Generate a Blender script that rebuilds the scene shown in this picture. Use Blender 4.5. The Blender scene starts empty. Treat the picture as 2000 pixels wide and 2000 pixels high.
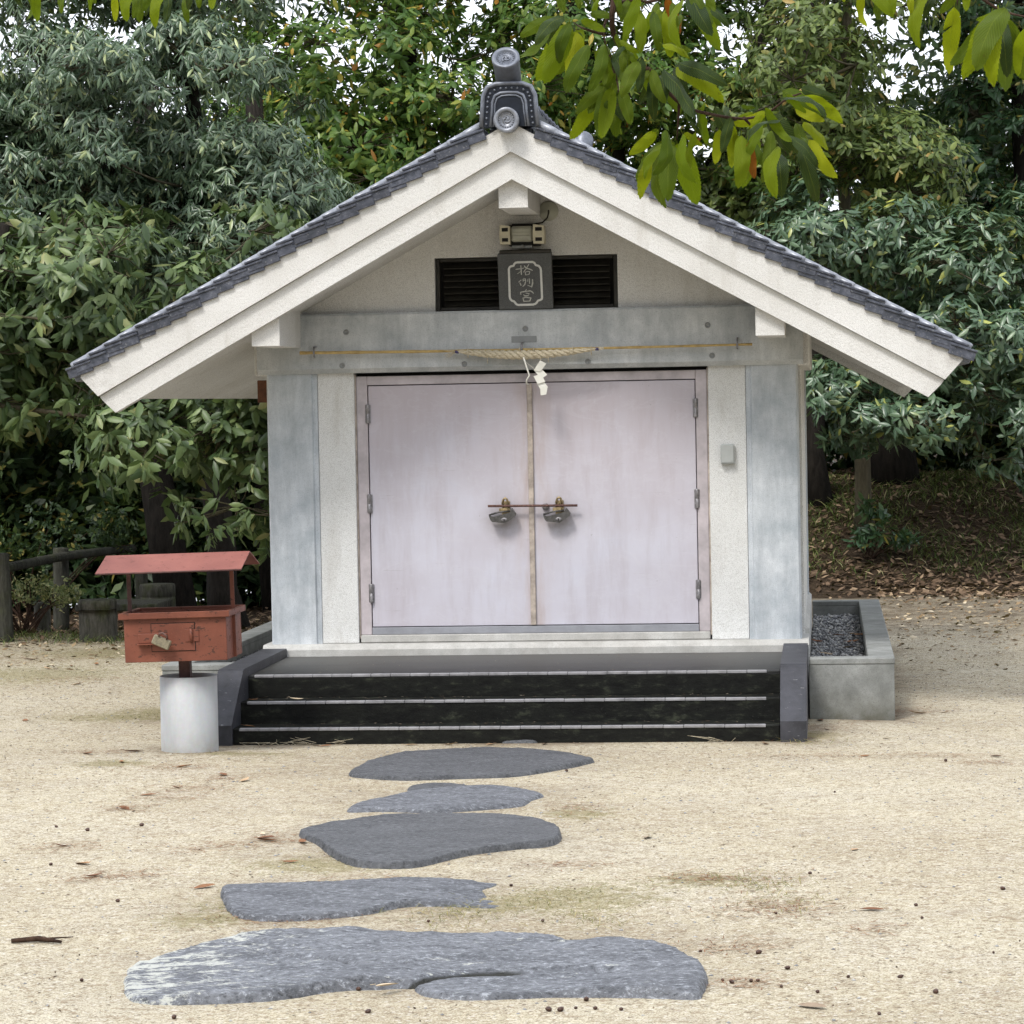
import bpy, bmesh, math, random
import numpy as np
from mathutils import Vector, Matrix

scene = bpy.context.scene
COL = scene.collection
R = math.radians
random.seed(7)

# ------------------------------------------------------------------ camera
cam_data = bpy.data.cameras.new('camera')
cam_data.sensor_fit = 'HORIZONTAL'
cam_data.sensor_width = 36.0
cam_data.lens = 36.0 * 2.9
cam_data.clip_start = 0.1
cam_data.clip_end = 2000.0
cam = bpy.data.objects.new('camera', cam_data)
COL.objects.link(cam)
_yaw, _pitch, _roll = R(6.0406), R(2.0859), R(1.1)
_fw = Vector((-math.sin(_yaw) * math.cos(_pitch), math.cos(_yaw) * math.cos(_pitch), -math.sin(_pitch)))
_rt0 = Vector((math.cos(_yaw), math.sin(_yaw), 0))
_up0 = _rt0.cross(_fw)
_rt = _rt0 * math.cos(_roll) - _up0 * math.sin(_roll)
_up = _rt0 * math.sin(_roll) + _up0 * math.cos(_roll)
_m = Matrix((( _rt.x, _up.x, -_fw.x, 2.10), (_rt.y, _up.y, -_fw.y, -21.2), (_rt.z, _up.z, -_fw.z, 2.2), (0, 0, 0, 1)))
cam.matrix_world = _m
scene.camera = cam

# ------------------------------------------------------------------ sky and light (overcast)
SUN_ELEV, SUN_ROT = R(52), R(205)
world = bpy.data.worlds.new('World')
scene.world = world
world.use_nodes = True
wn = world.node_tree.nodes
wl = world.node_tree.links
wn.clear()
w_out = wn.new('ShaderNodeOutputWorld')
w_bg = wn.new('ShaderNodeBackground')
w_sky = wn.new('ShaderNodeTexSky')
w_sky.sky_type = 'NISHITA'
w_sky.sun_disc = False
w_sky.sun_elevation = SUN_ELEV
w_sky.sun_rotation = SUN_ROT
w_sky.air_density = 1.0
w_sky.dust_density = 4.0
w_mix = wn.new('ShaderNodeMix')
w_mix.data_type = 'RGBA'
w_mix.inputs['Factor'].default_value = 0.85      # cloud cover over the clear sky
w_mix.inputs['B'].default_value = (9.2, 9.6, 10.4, 1)
wl.new(w_sky.outputs[0], w_mix.inputs['A'])
wl.new(w_mix.outputs['Result'], w_bg.inputs['Color'])
w_bg.inputs['Strength'].default_value = 0.112
wl.new(w_bg.outputs[0], w_out.inputs['Surface'])

sun_data = bpy.data.lights.new('sun', 'SUN')
sun_data.energy = 1.5
sun_data.angle = R(14)
sun_data.color = (1.0, 0.96, 0.90)
sun = bpy.data.objects.new('sun', sun_data)
COL.objects.link(sun)
sun.location = (0, -10, 20)
_sd = Vector((-math.sin(R(25)) * math.cos(SUN_ELEV), -math.cos(R(25)) * math.cos(SUN_ELEV), math.sin(SUN_ELEV)))
sun.rotation_euler = _sd.to_track_quat('Z', 'Y').to_euler()

scene.view_settings.view_transform = 'Standard'
scene.view_settings.look = 'None'
scene.view_settings.exposure = 0.78
scene.view_settings.gamma = 1.0
scene.view_settings.use_curve_mapping = False
scene.render.engine = 'CYCLES'
scene.cycles.use_denoising = True
scene.cycles.denoiser = 'OPENIMAGEDENOISE'
scene.cycles.denoising_prefilter = 'NONE'
scene.cycles.max_bounces = 5
scene.cycles.diffuse_bounces = 2
scene.cycles.glossy_bounces = 2
scene.cycles.transmission_bounces = 3
scene.cycles.use_adaptive_sampling = True
scene.cycles.adaptive_threshold = 0.02

# ------------------------------------------------------------------ measured places (metres)
STONES = [
  ('flat', [(-0.725, -3.972), (-0.722, -3.567), (-0.652, -2.976), (-0.476, -2.553), (-0.254, -2.425), (0.112, -2.508), (0.447, -2.824), (0.669, -3.236), (0.637, -3.455), (0.523, -3.683), (0.289, -4.002), (-0.046, -4.123), (-0.338, -4.21), (-0.568, -4.133)]),
  ('chip', [(-0.286, -4.653), (-0.277, -4.493), (-0.142, -4.385), (0.017, -4.457), (0.071, -4.556), (-0.063, -4.662), (-0.182, -4.72)]),
  ('leaf', [(-0.485, -5.548), (-0.463, -5.214), (-0.352, -4.993), (-0.265, -4.733), (-0.031, -4.583), (0.218, -4.546), (0.428, -4.745), (0.541, -4.95), (0.487, -5.129), (0.449, -5.364), (0.227, -5.529), (-0.018, -5.634), (-0.269, -5.555)]),
  ('wedge', [(-0.576, -6.447), (-0.549, -6.255), (-0.388, -6.062), (-0.123, -5.88), (0.203, -5.822), (0.525, -5.913), (0.68, -6.131), (0.753, -6.417), (0.746, -6.751), (0.566, -6.868), (0.369, -7.052), (0.194, -7.357), (0.08, -7.433), (-0.139, -7.385), (-0.289, -7.121), (-0.424, -6.762)]),
  ('sunk', [(-0.633, -8.139), (-0.645, -7.966), (-0.492, -7.958), (-0.221, -7.94), (0.067, -7.82), (0.442, -7.804), (0.606, -7.899), (0.547, -8.051), (0.609, -8.231), (0.723, -8.377), (0.656, -8.509), (0.423, -8.46), (0.262, -8.469), (0.123, -8.627), (-0.053, -8.736), (-0.268, -8.789), (-0.427, -8.716), (-0.522, -8.529)]),
  ('long', [(-0.649, -9.959), (-0.681, -9.73), (-0.584, -9.532), (-0.422, -9.285), (-0.227, -9.176), (0.076, -9.133), (0.421, -9.16), (0.731, -9.185), (0.939, -9.286), (1.083, -9.392), (1.245, -9.351), (1.416, -9.488), (1.576, -9.783), (1.638, -10.091), (1.632, -10.302), (1.604, -10.439), (1.413, -10.407), (1.111, -10.389), (0.866, -10.412), (0.7, -10.4), (0.595, -10.339), (0.549, -10.263), (0.503, -10.185), (0.391, -10.186), (0.225, -10.216), (0.053, -10.358), (-0.24, -10.436), (-0.467, -10.425), (-0.563, -10.286)]),
  ('sliver', [(-0.078, -2.084), (-0.003, -1.876), (0.134, -1.776), (0.241, -1.913), (0.239, -2.104), (0.097, -2.137)]),
]
CRACK = [(0.342, -10.413), (0.4, -10.245), (0.504, -10.187), (0.604, -10.092), (0.738, -10.025), (0.964, -10.009)]
CRACK2 = [(-0.225, -9.542), (-0.042, -9.677), (0.117, -9.74), (0.274, -9.893)]
NUTS = [(2.003, -7.656), (2.454, -8.512), (2.471, -8.823), (2.843, -8.134), (1.81, -9.568), (1.927, -9.873), (1.721, -10.135), (1.82, -10.101), (1.794, -10.111), (2.156, -10.026), (2.354, -10.025), (2.472, -10.292), (2.042, -10.302), (1.908, -10.208), (2.261, -10.671), (2.722, -9.565), (2.794, -3.229), (2.124, -4.745), (1.864, -8.69), (1.687, -10.089), (-1.755, -6.106), (-1.659, -7.202), (-1.078, -8.248), (-1.955, -5.978), (-1.5, -5.963), (-0.797, -10.006), (-0.28, -10.68), (0.42, -10.599), (0.401, -8.805), (0.886, -8.815), (0.317, -10.192), (0.202, -10.144), (1.579, -9.515), (1.201, -10.445), (1.245, -10.59), (1.34, -10.608), (1.174, -10.577), (1.076, -10.611), (1.123, -10.611), (0.66, -7.942), (0.552, -3.771)]
LEAVES = [(-0.521, -6.652), (1.189, -6.482), (-0.735, -6.499), (-0.475, -7.253), (-0.472, -4.117), (2.211, -6.944), (2.267, -8.616), (1.691, -2.288), (2.084, -1.475), (2.024, -10.558), (2.719, -0.384), (2.038, -0.89), (2.9, -0.306), (2.466, -1.951), (3.107, -2.961), (2.314, -2.961), (-4.554, 3.621), (-4.223, 4.011), (-4.101, 3.365), (-3.455, 1.348), (-3.908, 2.109), (-2.303, -2.742), (-2.576, -2.845), (-3.558, -0.735), (-1.753, -6.629), (-1.296, -4.202), (-1.485, -3.922), (-1.806, -3.52), (-2.242, -3.316), (-1.633, -4.515), (-1.726, -4.828), (-1.359, -7.564), (-1.5, -7.205), (-1.734, -5.368), (-0.781, -6.35), (-0.715, -6.578), (-0.753, -7.91), (-3.239, -0.68), (-4.959, 4.534), (-5.069, 4.25), (-4.415, 3.889), (-4.427, 5.562), (-5.033, 5.475), (-0.348, -1.916), (-0.082, -1.677), (-1.218, -2.17), (-1.153, -2.221), (-0.603, -1.939), (0.276, -1.76)]
LEAVES_BED = [(2.179, 2.615), (2.321, 2.708), (2.288, 1.949), (2.249, 1.437), (2.012, 2.038), (2.364, 2.59), (2.089, 0.866)]
TUFTS = [(1.701, -7.892), (1.818, -7.94), (1.916, -8.435), (0.48, -8.652), (0.576, -8.652), (0.872, -8.232), (1.112, -8.789), (0.784, -1.598), (0.3, -8.275), (0.597, -1.384), (1.985, -2.211)]
LEAF_MID = [(1.496, 3.124, 1.413, 2.997, 'b'), (1.496, 3.12, 1.434, 3.046, 'd'), (1.501, 3.111, 1.444, 2.978, 'b'), (1.505, 3.111, 1.483, 3.022, 'm'), (1.51, 3.106, 1.498, 2.977, 'y'), (1.516, 3.106, 1.518, 3.061, 'd'), (1.532, 3.119, 1.588, 3.092, 'b'), (1.594, 3.05, 1.547, 2.94, 'm'), (1.554, 3.051, 1.509, 2.95, 'm'), (1.594, 3.045, 1.601, 2.947, 'm'), (1.603, 3.045, 1.637, 2.955, 'd'), (1.611, 2.982, 1.515, 2.905, 'm'), (1.575, 2.966, 1.492, 2.861, 'y'), (1.601, 2.956, 1.577, 2.84, 'b'), (1.61, 2.947, 1.606, 2.84, 'm'), (1.628, 2.946, 1.649, 2.865, 'm'), (1.672, 3.145, 1.67, 3.038, 'b'), (1.703, 3.14, 1.715, 3.046, 'm'), (1.731, 3.161, 1.738, 3.054, 'y'), (1.735, 3.17, 1.765, 3.089, 'o'), (1.78, 3.151, 1.802, 3.03, 'b'), (1.802, 3.159, 1.862, 3.041, 'b'), (1.766, 3.138, 1.764, 3.053, 'm'), (1.692, 2.993, 1.664, 2.927, 'd'), (1.701, 2.988, 1.703, 2.886, 'd'), (1.719, 2.992, 1.762, 2.902, 'm'), (1.728, 2.997, 1.795, 2.87, 'd'), (1.755, 3.005, 1.865, 2.908, 'y'), (1.729, 3.05, 1.788, 3.004, 'y'), (1.626, 3.062, 1.67, 3.034, 'b'), (1.807, 2.91, 1.828, 2.829, 'b'), (1.847, 2.908, 1.886, 2.818, 'd'), (1.896, 2.885, 1.936, 2.897, 'b'), (1.971, 2.887, 2.028, 2.801, 'd'), (1.985, 2.891, 2.07, 2.804, 'd'), (2.042, 2.889, 2.108, 2.861, 'y'), (2.06, 2.871, 2.112, 2.798, 'y'), (2.072, 2.813, 2.142, 2.736, 'y'), (2.054, 2.8, 2.084, 2.684, 'd'), (1.997, 2.802, 2.012, 2.67, 'b'), (1.984, 2.842, 1.955, 2.729, 'm'), (1.944, 2.839, 1.915, 2.722, 'b'), (1.93, 2.812, 1.942, 2.732, 'o'), (1.912, 2.831, 1.902, 2.711, 'b'), (1.891, 2.858, 1.889, 2.76, 'y'), (1.971, 2.896, 1.891, 2.876, 'y'), (2.039, 2.929, 2.137, 2.869, 'd'), (2.065, 2.915, 2.146, 2.842, 'y'), (1.859, 2.85, 1.845, 2.775, 'y'), (1.967, 2.891, 1.935, 2.852, 'y'), (1.752, 2.826, 1.794, 2.689, 'b'), (1.774, 2.835, 1.824, 2.724, 'b'), (1.77, 2.853, 1.814, 2.82, 'y'), (1.725, 2.832, 1.669, 2.701, 'y'), (1.743, 2.827, 1.692, 2.728, 'b'), (1.716, 2.836, 1.656, 2.74, 'm'), (1.711, 2.839, 1.648, 2.794, 'y'), (1.48, 3.201, 1.492, 3.138, 'm'), (1.525, 3.204, 1.533, 3.141, 'm'), (1.579, 3.202, 1.573, 3.131, 'b'), (1.615, 3.196, 1.631, 3.133, 'm'), (1.65, 3.168, 1.627, 3.111, 'm'), (1.838, 3.153, 1.877, 3.103, 'd'), (1.552, 3.198, 1.56, 3.145, 'd'), (1.695, 3.153, 1.676, 3.101, 'b'), (1.829, 3.198, 1.851, 3.135, 'm'), (1.639, 3.057, 1.629, 2.991, 'm'), (1.648, 3.035, 1.673, 2.958, 'm'), (1.674, 3.007, 1.632, 2.919, 'm'), (1.701, 2.993, 1.735, 2.916, 'm')]
LEAF_LEFT = [(0.092, 3.228, 0.097, 3.169, 'm'), (0.116, 3.235, 0.122, 3.127, 'b'), (0.185, 3.24, 0.191, 3.166, 'b'), (0.149, 3.253, 0.139, 3.179, 'm'), (0.333, 3.243, 0.331, 3.181, 'b'), (0.357, 3.235, 0.357, 3.174, 'y'), (0.381, 3.242, 0.383, 3.183, 'm'), (0.421, 3.244, 0.415, 3.163, 'm'), (0.452, 3.239, 0.446, 3.14, 'b'), (0.492, 3.238, 0.482, 3.164, 'd'), (0.512, 3.229, 0.505, 3.127, 'b'), (0.544, 3.232, 0.55, 3.162, 'm'), (0.603, 3.238, 0.598, 3.18, 'm'), (0.635, 3.237, 0.637, 3.175, 'b'), (0.476, 3.238, 0.463, 3.173, 'm'), (0.575, 3.235, 0.566, 3.181, 'd'), (0.217, 3.251, 0.224, 3.196, 'm')]
LEAF_RIGHT = [(2.208, 3.18, 2.226, 3.089, 'y'), (2.246, 3.179, 2.245, 3.111, 'm'), (2.276, 3.182, 2.279, 3.117, 'b'), (2.163, 3.185, 2.162, 3.136, 'y'), (2.329, 3.172, 2.328, 3.102, 'y'), (2.363, 3.175, 2.357, 3.026, 'b'), (2.381, 3.167, 2.352, 3.096, 'd'), (2.426, 3.135, 2.418, 2.982, 'y'), (2.438, 3.165, 2.388, 3.087, 'd'), (2.453, 3.176, 2.448, 3.114, 'b'), (2.538, 3.109, 2.469, 2.952, 'm'), (2.549, 3.105, 2.543, 2.935, 'm'), (2.523, 3.102, 2.517, 2.917, 'y'), (2.508, 3.106, 2.443, 2.968, 'y'), (2.531, 3.105, 2.5, 3.016, 'm'), (2.583, 3.062, 2.577, 2.955, 'y'), (2.55, 3.12, 2.482, 3.107, 'b'), (2.299, 3.181, 2.302, 3.132, 'm')]
TWIG_MID = [[(1.653, 3.355), (1.634, 3.258), (1.614, 3.187), (1.607, 3.134), (1.606, 3.09), (1.63, 3.044), (1.665, 3.007), (1.701, 2.993), (1.731, 2.952), (1.775, 2.91), (1.833, 2.887), (1.913, 2.875), (1.971, 2.889), (2.021, 2.919), (2.056, 2.929)], [(1.612, 3.161), (1.586, 3.117), (1.586, 3.081), (1.594, 3.041)], [(1.612, 3.167), (1.65, 3.165), (1.686, 3.16), (1.697, 3.149)], [(1.585, 3.088), (1.541, 3.098), (1.51, 3.119)], [(1.764, 2.915), (1.761, 2.88), (1.754, 2.831)], [(1.918, 2.875), (1.944, 2.848)], [(1.686, 3.16), (1.744, 3.174), (1.793, 3.159)], [(1.594, 3.041), (1.611, 2.982), (1.619, 2.946)]]
TWIG_LEFT = [[(-0.066, 3.343), (0.094, 3.282), (0.214, 3.267), (0.373, 3.265), (0.492, 3.249), (0.651, 3.256), (0.771, 3.313)], [(0.118, 3.278), (0.116, 3.231)], [(0.334, 3.267), (0.337, 3.239)], [(0.512, 3.249), (0.51, 3.226)]]
TWIG_RIGHT = [[(2.096, 3.305), (2.163, 3.212), (2.284, 3.193), (2.434, 3.184), (2.486, 3.148), (2.538, 3.116), (2.598, 3.092)], [(2.434, 3.184), (2.43, 3.131)], [(2.363, 3.188), (2.363, 3.167)], [(2.538, 3.116), (2.549, 3.101)]]
MOSS = [(-2.92, -0.454, 0.7, 0.5), (-2.734, -0.123, 0.5, 0.6), (-2.303, -3.368, 0.35, 0.25), (0.314, -1.7, 0.5, 0.14), (-0.673, -1.726, 0.9, 0.12), (0.992, -8.269, 0.5, 0.5), (0.712, -8.398, 0.4, 0.3), (-4.548, 3.054, 1.2, 1.2), (-4.245, 5.28, 1.5, 0.9), (-0.332, -7.322, 0.5, 0.35), (-0.343, -8.324, 0.5, 0.3), (0.775, -5.63, 0.25, 0.3), (2.0, -1.75, 0.25, 0.3), (1.466, -7.792, 0.3, 0.3), (-0.584, -8.711, 0.3, 0.3), (-1.566, -2.807, 0.5, 0.15)]
NEEDLES = [(-1.544, -4.582, 0.35, 0.2), (-1.582, -4.947, 0.3, 0.1), (-1.441, -4.065, 0.2, 0.15), (-1.753, -6.648, 0.25, 0.15), (-1.354, -7.61, 0.2, 0.12), (-1.175, -7.538, 0.2, 0.12), (-0.998, -6.748, 0.4, 0.15), (-0.709, -6.5, 0.3, 0.2), (-1.747, -5.353, 0.2, 0.1), (1.374, -2.003, 0.5, 0.1), (1.973, -2.947, 0.6, 0.12), (2.784, -2.913, 0.4, 0.1), (3.041, -3.312, 0.3, 0.1), (1.651, -7.795, 0.35, 0.2), (1.826, -8.47, 0.3, 0.2), (1.871, -8.597, 0.3, 0.2), (-0.053, -7.845, 0.4, 0.15), (-0.227, -8.713, 0.4, 0.15), (0.731, -5.434, 0.15, 0.2), (1.701, -9.419, 0.2, 0.15), (1.762, -10.141, 0.2, 0.1), (2.233, -9.08, 0.15, 0.1), (2.675, -0.197, 0.3, 0.3), (1.998, -1.294, 0.25, 0.2), (-1.891, -3.563, 0.4, 0.15), (-2.502, -2.756, 0.3, 0.12), (-3.98, 2.546, 0.5, 0.3), (-4.958, 4.565, 0.6, 0.4), (0.843, -7.342, 0.3, 0.1), (1.463, -7.721, 0.3, 0.12)]

# ------------------------------------------------------------------ material helpers
class NT:
    def __init__(self, name):
        self.mat = bpy.data.materials.new(name)
        self.mat.use_nodes = True
        self.t = self.mat.node_tree
        self.t.nodes.clear()
        self.out = self.n('ShaderNodeOutputMaterial')
        self.p = self.n('ShaderNodeBsdfPrincipled')
        self.l(self.p.outputs[0], self.out.inputs[0])
    def n(self, t):
        return self.t.nodes.new(t)
    def l(self, a, b):
        self.t.links.new(a, b)
    def put(self, sock, v):
        if isinstance(v, bpy.types.NodeSocket):
            self.l(v, sock)
        elif isinstance(v, (tuple, list)) and len(v) == 3 and sock.type == 'RGBA':
            sock.default_value = (*v, 1)
        else:
            sock.default_value = v
    def coord(self, which='Object'):
        return self.n('ShaderNodeTexCoord').outputs[which]
    def pos(self):
        return self.n('ShaderNodeNewGeometry').outputs['Position']
    def map(self, vec, scale=(1, 1, 1), rot=(0, 0, 0)):
        m = self.n('ShaderNodeMapping')
        self.l(vec, m.inputs[0])
        m.inputs['Scale'].default_value = scale
        m.inputs['Rotation'].default_value = rot
        return m.outputs[0]
    def noise(self, scale, detail=4, rough=0.55, vec=None, dist=0.0):
        n = self.n('ShaderNodeTexNoise')
        n.inputs['Scale'].default_value = scale
        n.inputs['Detail'].default_value = detail
        n.inputs['Roughness'].default_value = rough
        n.inputs['Distortion'].default_value = dist
        self.l(vec if vec is not None else self.pos(), n.inputs['Vector'])
        return n.outputs[0]
    def voro(self, scale, vec=None, feature='F1', out='Distance'):
        n = self.n('ShaderNodeTexVoronoi')
        n.feature = feature
        n.inputs['Scale'].default_value = scale
        self.l(vec if vec is not None else self.pos(), n.inputs['Vector'])
        return n.outputs[out]
    def ramp(self, fac, stops):
        r = self.n('ShaderNodeValToRGB')
        e = r.color_ramp.elements
        while len(e) < len(stops):
            e.new(0.5)
        for el, (p, c) in zip(e, stops):
            el.position = p
            el.color = (*c, 1) if isinstance(c, (tuple, list)) else (c, c, c, 1)
        self.l(fac, r.inputs[0])
        return r.outputs[0]
    def mix(self, fac, a, b, mode='MIX'):
        m = self.n('ShaderNodeMix')
        m.data_type = 'RGBA'
        m.blend_type = mode
        self.put(m.inputs['Factor'], fac)
        self.put(m.inputs['A'], a)
        self.put(m.inputs['B'], b)
        return m.outputs['Result']
    def math(self, op, a, b=0.0, clamp=False):
        m = self.n('ShaderNodeMath')
        m.operation = op
        m.use_clamp = clamp
        self.put(m.inputs[0], a)
        self.put(m.inputs[1], b)
        return m.outputs[0]
    def attr(self, name):
        a = self.n('ShaderNodeAttribute')
        a.attribute_name = name
        return a.outputs['Fac']
    def rand(self):
        return self.n('ShaderNodeObjectInfo').outputs['Random']
    def sep(self, vec, axis):
        s = self.n('ShaderNodeSeparateXYZ')
        self.l(vec, s.inputs[0])
        return s.outputs[axis]
    def bump(self, h, strength=0.3, dist=0.01):
        b = self.n('ShaderNodeBump')
        b.inputs['Strength'].default_value = strength
        b.inputs['Distance'].default_value = dist
        self.l(h, b.inputs['Height'])
        self.l(b.outputs[0], self.p.inputs['Normal'])
        return b.outputs[0]
    def base(self, col, rough=0.7, metal=0.0, spec=0.5):
        self.put(self.p.inputs['Base Color'], col)
        self.put(self.p.inputs['Roughness'], rough)
        self.put(self.p.inputs['Metallic'], metal)
        self.put(self.p.inputs['Specular IOR Level'], spec)
        return self.mat

M = {}

def stucco(name='white stucco', k=1.0, cool=0.0):
    t = NT(name)
    n = t.noise(55, 3, .6)
    big = t.noise(1.3, 4, .6)
    fine = t.noise(210, 2, .6)
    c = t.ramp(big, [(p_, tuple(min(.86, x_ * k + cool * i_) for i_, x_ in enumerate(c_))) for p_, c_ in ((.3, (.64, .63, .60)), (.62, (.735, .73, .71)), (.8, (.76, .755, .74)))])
    c = t.mix(t.ramp(fine, [(.36, .7), (.5, 0)]), c, (.33, .32, .305))
    c = t.mix(t.ramp(n, [(.34, .18), (.46, 0)]), c, (.36, .35, .33))
    dirt = t.noise(3.2, 5, .65, t.map(t.pos(), (1.6, 1.6, .35)))
    c = t.mix(t.ramp(dirt, [(.54, 0), (.76, .45)]), c, (.40, .375, .33))
    xx = t.math('ABSOLUTE', t.sep(t.pos(), 'X'))
    c = t.mix(t.math('MULTIPLY', t.ramp(t.math('MULTIPLY', xx, .3), [(.78, 0), (.95, 1)]), t.ramp(t.noise(12, 5, .7), [(.35, 0), (.65, .6)])), c, (.30, .275, .25))
    t.bump(t.math('ADD', n, t.math('MULTIPLY', fine, .5)), .5, .012)
    return t.base(c, .9, spec=.25)
M['stucco'] = stucco()
M['stucco_shade_lift'] = stucco('shade-lightened stucco', 1.08, .015)  # lighter stucco copy, offsets the eave's shade on the recessed panels

def concrete(name, lo, hi, stain=.5, streak=True):
    t = NT(name)
    a = t.noise(3.4, 6, .7)
    v = t.noise(5, 6, .72, t.map(t.pos(), (2.0, 2.0, .35))) if streak else t.noise(6, 5, .7)
    f = t.noise(130, 3, .65)
    c = t.ramp(a, [(.3, lo), (.7, hi)])
    c = t.mix(t.ramp(v, [(.4, 0), (.72, stain)]), c, tuple(x * .55 for x in lo))
    c = t.mix(t.ramp(f, [(.33, .45), (.46, 0)]), c, tuple(x * .5 for x in lo))
    c = t.mix(t.ramp(t.voro(26), [(.02, .5), (.06, 0)]), c, tuple(x * .3 for x in lo))
    if not streak:
        low = t.math('MULTIPLY', t.ramp(t.sep(t.pos(), 'Z'), [(.0, 1), (.22, .0)]), t.ramp(t.noise(9, 5, .7), [(.3, .3), (.65, 1)]))
        c = t.mix(t.math('MULTIPLY', low, .75), c, (.085, .08, .05))
    t.bump(t.math('ADD', t.math('MULTIPLY', f, .5), v), .25, .006)
    return t.base(c, .8, spec=.3)
M['concrete'] = concrete('bluish grey concrete', (.37, .415, .455), (.66, .69, .72), .5)
M['beam'] = concrete('weathered beam concrete', (.37, .395, .41), (.62, .635, .635), .45)
M['plinth'] = concrete('pale plinth concrete', (.42, .41, .385), (.58, .58, .56), .45, False)
M['kerb'] = concrete('grey kerb concrete', (.19, .197, .187), (.34, .35, .338), .6, False)

def door_paint():
    t = NT('faded pink door paint')
    a = t.noise(1.1, 5, .6)
    s = t.noise(5, 6, .68, t.map(t.pos(), (1.6, 1.6, .25)))
    c = t.ramp(a, [(.3, (.49, .46, .51)), (.55, (.555, .545, .615)), (.75, (.565, .585, .68))])
    c = t.mix(t.ramp(s, [(.48, 0), (.75, .5)]), c, (.39, .345, .375))
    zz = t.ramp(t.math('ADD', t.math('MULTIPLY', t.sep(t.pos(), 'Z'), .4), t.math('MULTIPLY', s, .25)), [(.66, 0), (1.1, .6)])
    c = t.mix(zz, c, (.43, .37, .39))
    f = t.noise(16, 5, .7)
    c = t.mix(t.ramp(f, [(.62, 0), (.72, .30)]), c, (.66, .66, .70))
    d = t.noise(38, 2, .5)
    c = t.mix(t.ramp(d, [(.76, 0), (.79, .55)]), c, (.25, .23, .23))
    sc = t.noise(3.2, 3, .6, t.map(t.pos(), (1.2, 1, 22), (0, R(32), 0)))
    c = t.mix(t.ramp(sc, [(.70, 0), (.73, .35)]), c, (.30, .28, .29))
    sw = t.noise(2.6, 4, .6, t.map(t.pos(), (1, 1, 2.6)), 1.6)
    c = t.mix(t.ramp(sw, [(.52, 0), (.56, .16), (.60, 0)]), c, (.62, .62, .66))
    lx = t.math('ABSOLUTE', t.math('SUBTRACT', t.math('ABSOLUTE', t.sep(t.pos(), 'X')), .2))
    lz = t.math('ABSOLUTE', t.math('SUBTRACT', t.sep(t.pos(), 'Z'), 1.37))
    grime = t.math('MULTIPLY', t.ramp(t.math('ADD', lx, t.math('MULTIPLY', lz, .8)), [(.05, .5), (.26, 0)]), t.ramp(f, [(.35, .3), (.65, 1)]))
    c = t.mix(grime, c, (.27, .235, .22))
    # dirt rising from the meeting stile
    x = t.math('ABSOLUTE', t.sep(t.pos(), 'X'))
    edge = t.math('MULTIPLY', t.ramp(x, [(.0, .8), (.16, .0)]), t.ramp(s, [(.35, 0), (.65, 1)]))
    c = t.mix(edge, c, (.43, .33, .28))
    t.bump(t.math('ADD', t.math('MULTIPLY', t.noise(2.4, 2, .4), 1.2), t.math('MULTIPLY', f, .15)), .25, .02)
    return t.base(c, t.ramp(f, [(.3, .42), (.7, .6)]), spec=.45)
M['door'] = door_paint()

def simple(name, col, rough=.6, metal=0.0, var=.25, scale=14, bump=.15, spec=.4, dark=None):
    t = NT(name)
    n = t.noise(scale, 5, .65)
    d = dark or tuple(c * (1 - var * 1.6) for c in col)
    c = t.ramp(n, [(.3, d), (.7, tuple(min(1, x * (1 + var * .4)) for x in col))])
    if bump:
        t.bump(n, bump, .006)
    return t.base(c, rough, metal, spec)
M['stile'] = simple('rust stained stile', (.50, .43, .37), .65, 0, .35, 11)
M['jamb'] = simple('stained pink jamb', (.52, .47, .49), .5, 0, .22, 5)
M['kick'] = simple('grey kick plate', (.36, .37, .41), .4, .3, .12, 8)
M['gap'] = simple('dark void', (.012, .011, .010), .9, 0, .1, 5, 0)
M['hinge'] = simple('dull steel', (.33, .32, .33), .45, .6, .3, 40)
M['brass'] = simple('tarnished brass', (.46, .36, .20), .42, .7, .4, 60)
M['dull_brass'] = simple('dull pale brass', (.30, .265, .185), .5, .3, .3, 50)
M['lock'] = simple('dark lock steel', (.13, .125, .12), .42, .6, .3, 50)
M['rod'] = simple('rusty brown rod', (.16, .085, .07), .6, .2, .4, 60)
M['dark_metal'] = simple('dark bronze aluminium', (.035, .032, .026), .5, .3, .3, 12)
M['cable'] = simple('black cable', (.02, .018, .015), .6, 0, .2, 12, 0)
M['ivory'] = simple('yellowed ivory plastic', (.60, .56, .42), .45, 0, .15, 20, .05)
M['lens'] = simple('dull lamp lens', (.40, .40, .33), .3, 0, .15, 12, .05)
M['plastic'] = simple('pale grey plastic', (.42, .44, .43), .45, 0, .08, 12, .03)
M['plastic_d'] = simple('mid grey plastic', (.25, .26, .26), .5, 0, .1, 12, .03)
M['brown_wood'] = simple('red brown wood', (.16, .06, .028), .65, 0, .35, 24)
M['bamboo'] = simple('dry yellow bamboo', (.52, .37, .14), .5, 0, .25, 16)
M['paper'] = simple('white paper', (.78, .77, .70), .8, 0, .05, 10, 0)
M['ribbon'] = simple('purple tape', (.06, .05, .14), .6, 0, .1, 10, 0)

def straw():
    t = NT('straw rope')
    n = t.noise(120, 4, .7, t.map(t.pos(), (.25, 1, 1)))
    c = t.ramp(n, [(.3, (.33, .27, .17)), (.5, (.58, .51, .37)), (.7, (.72, .66, .52))])
    t.bump(n, .6, .01)
    return t.base(c, .85, spec=.2)
M['straw'] = straw()

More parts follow.
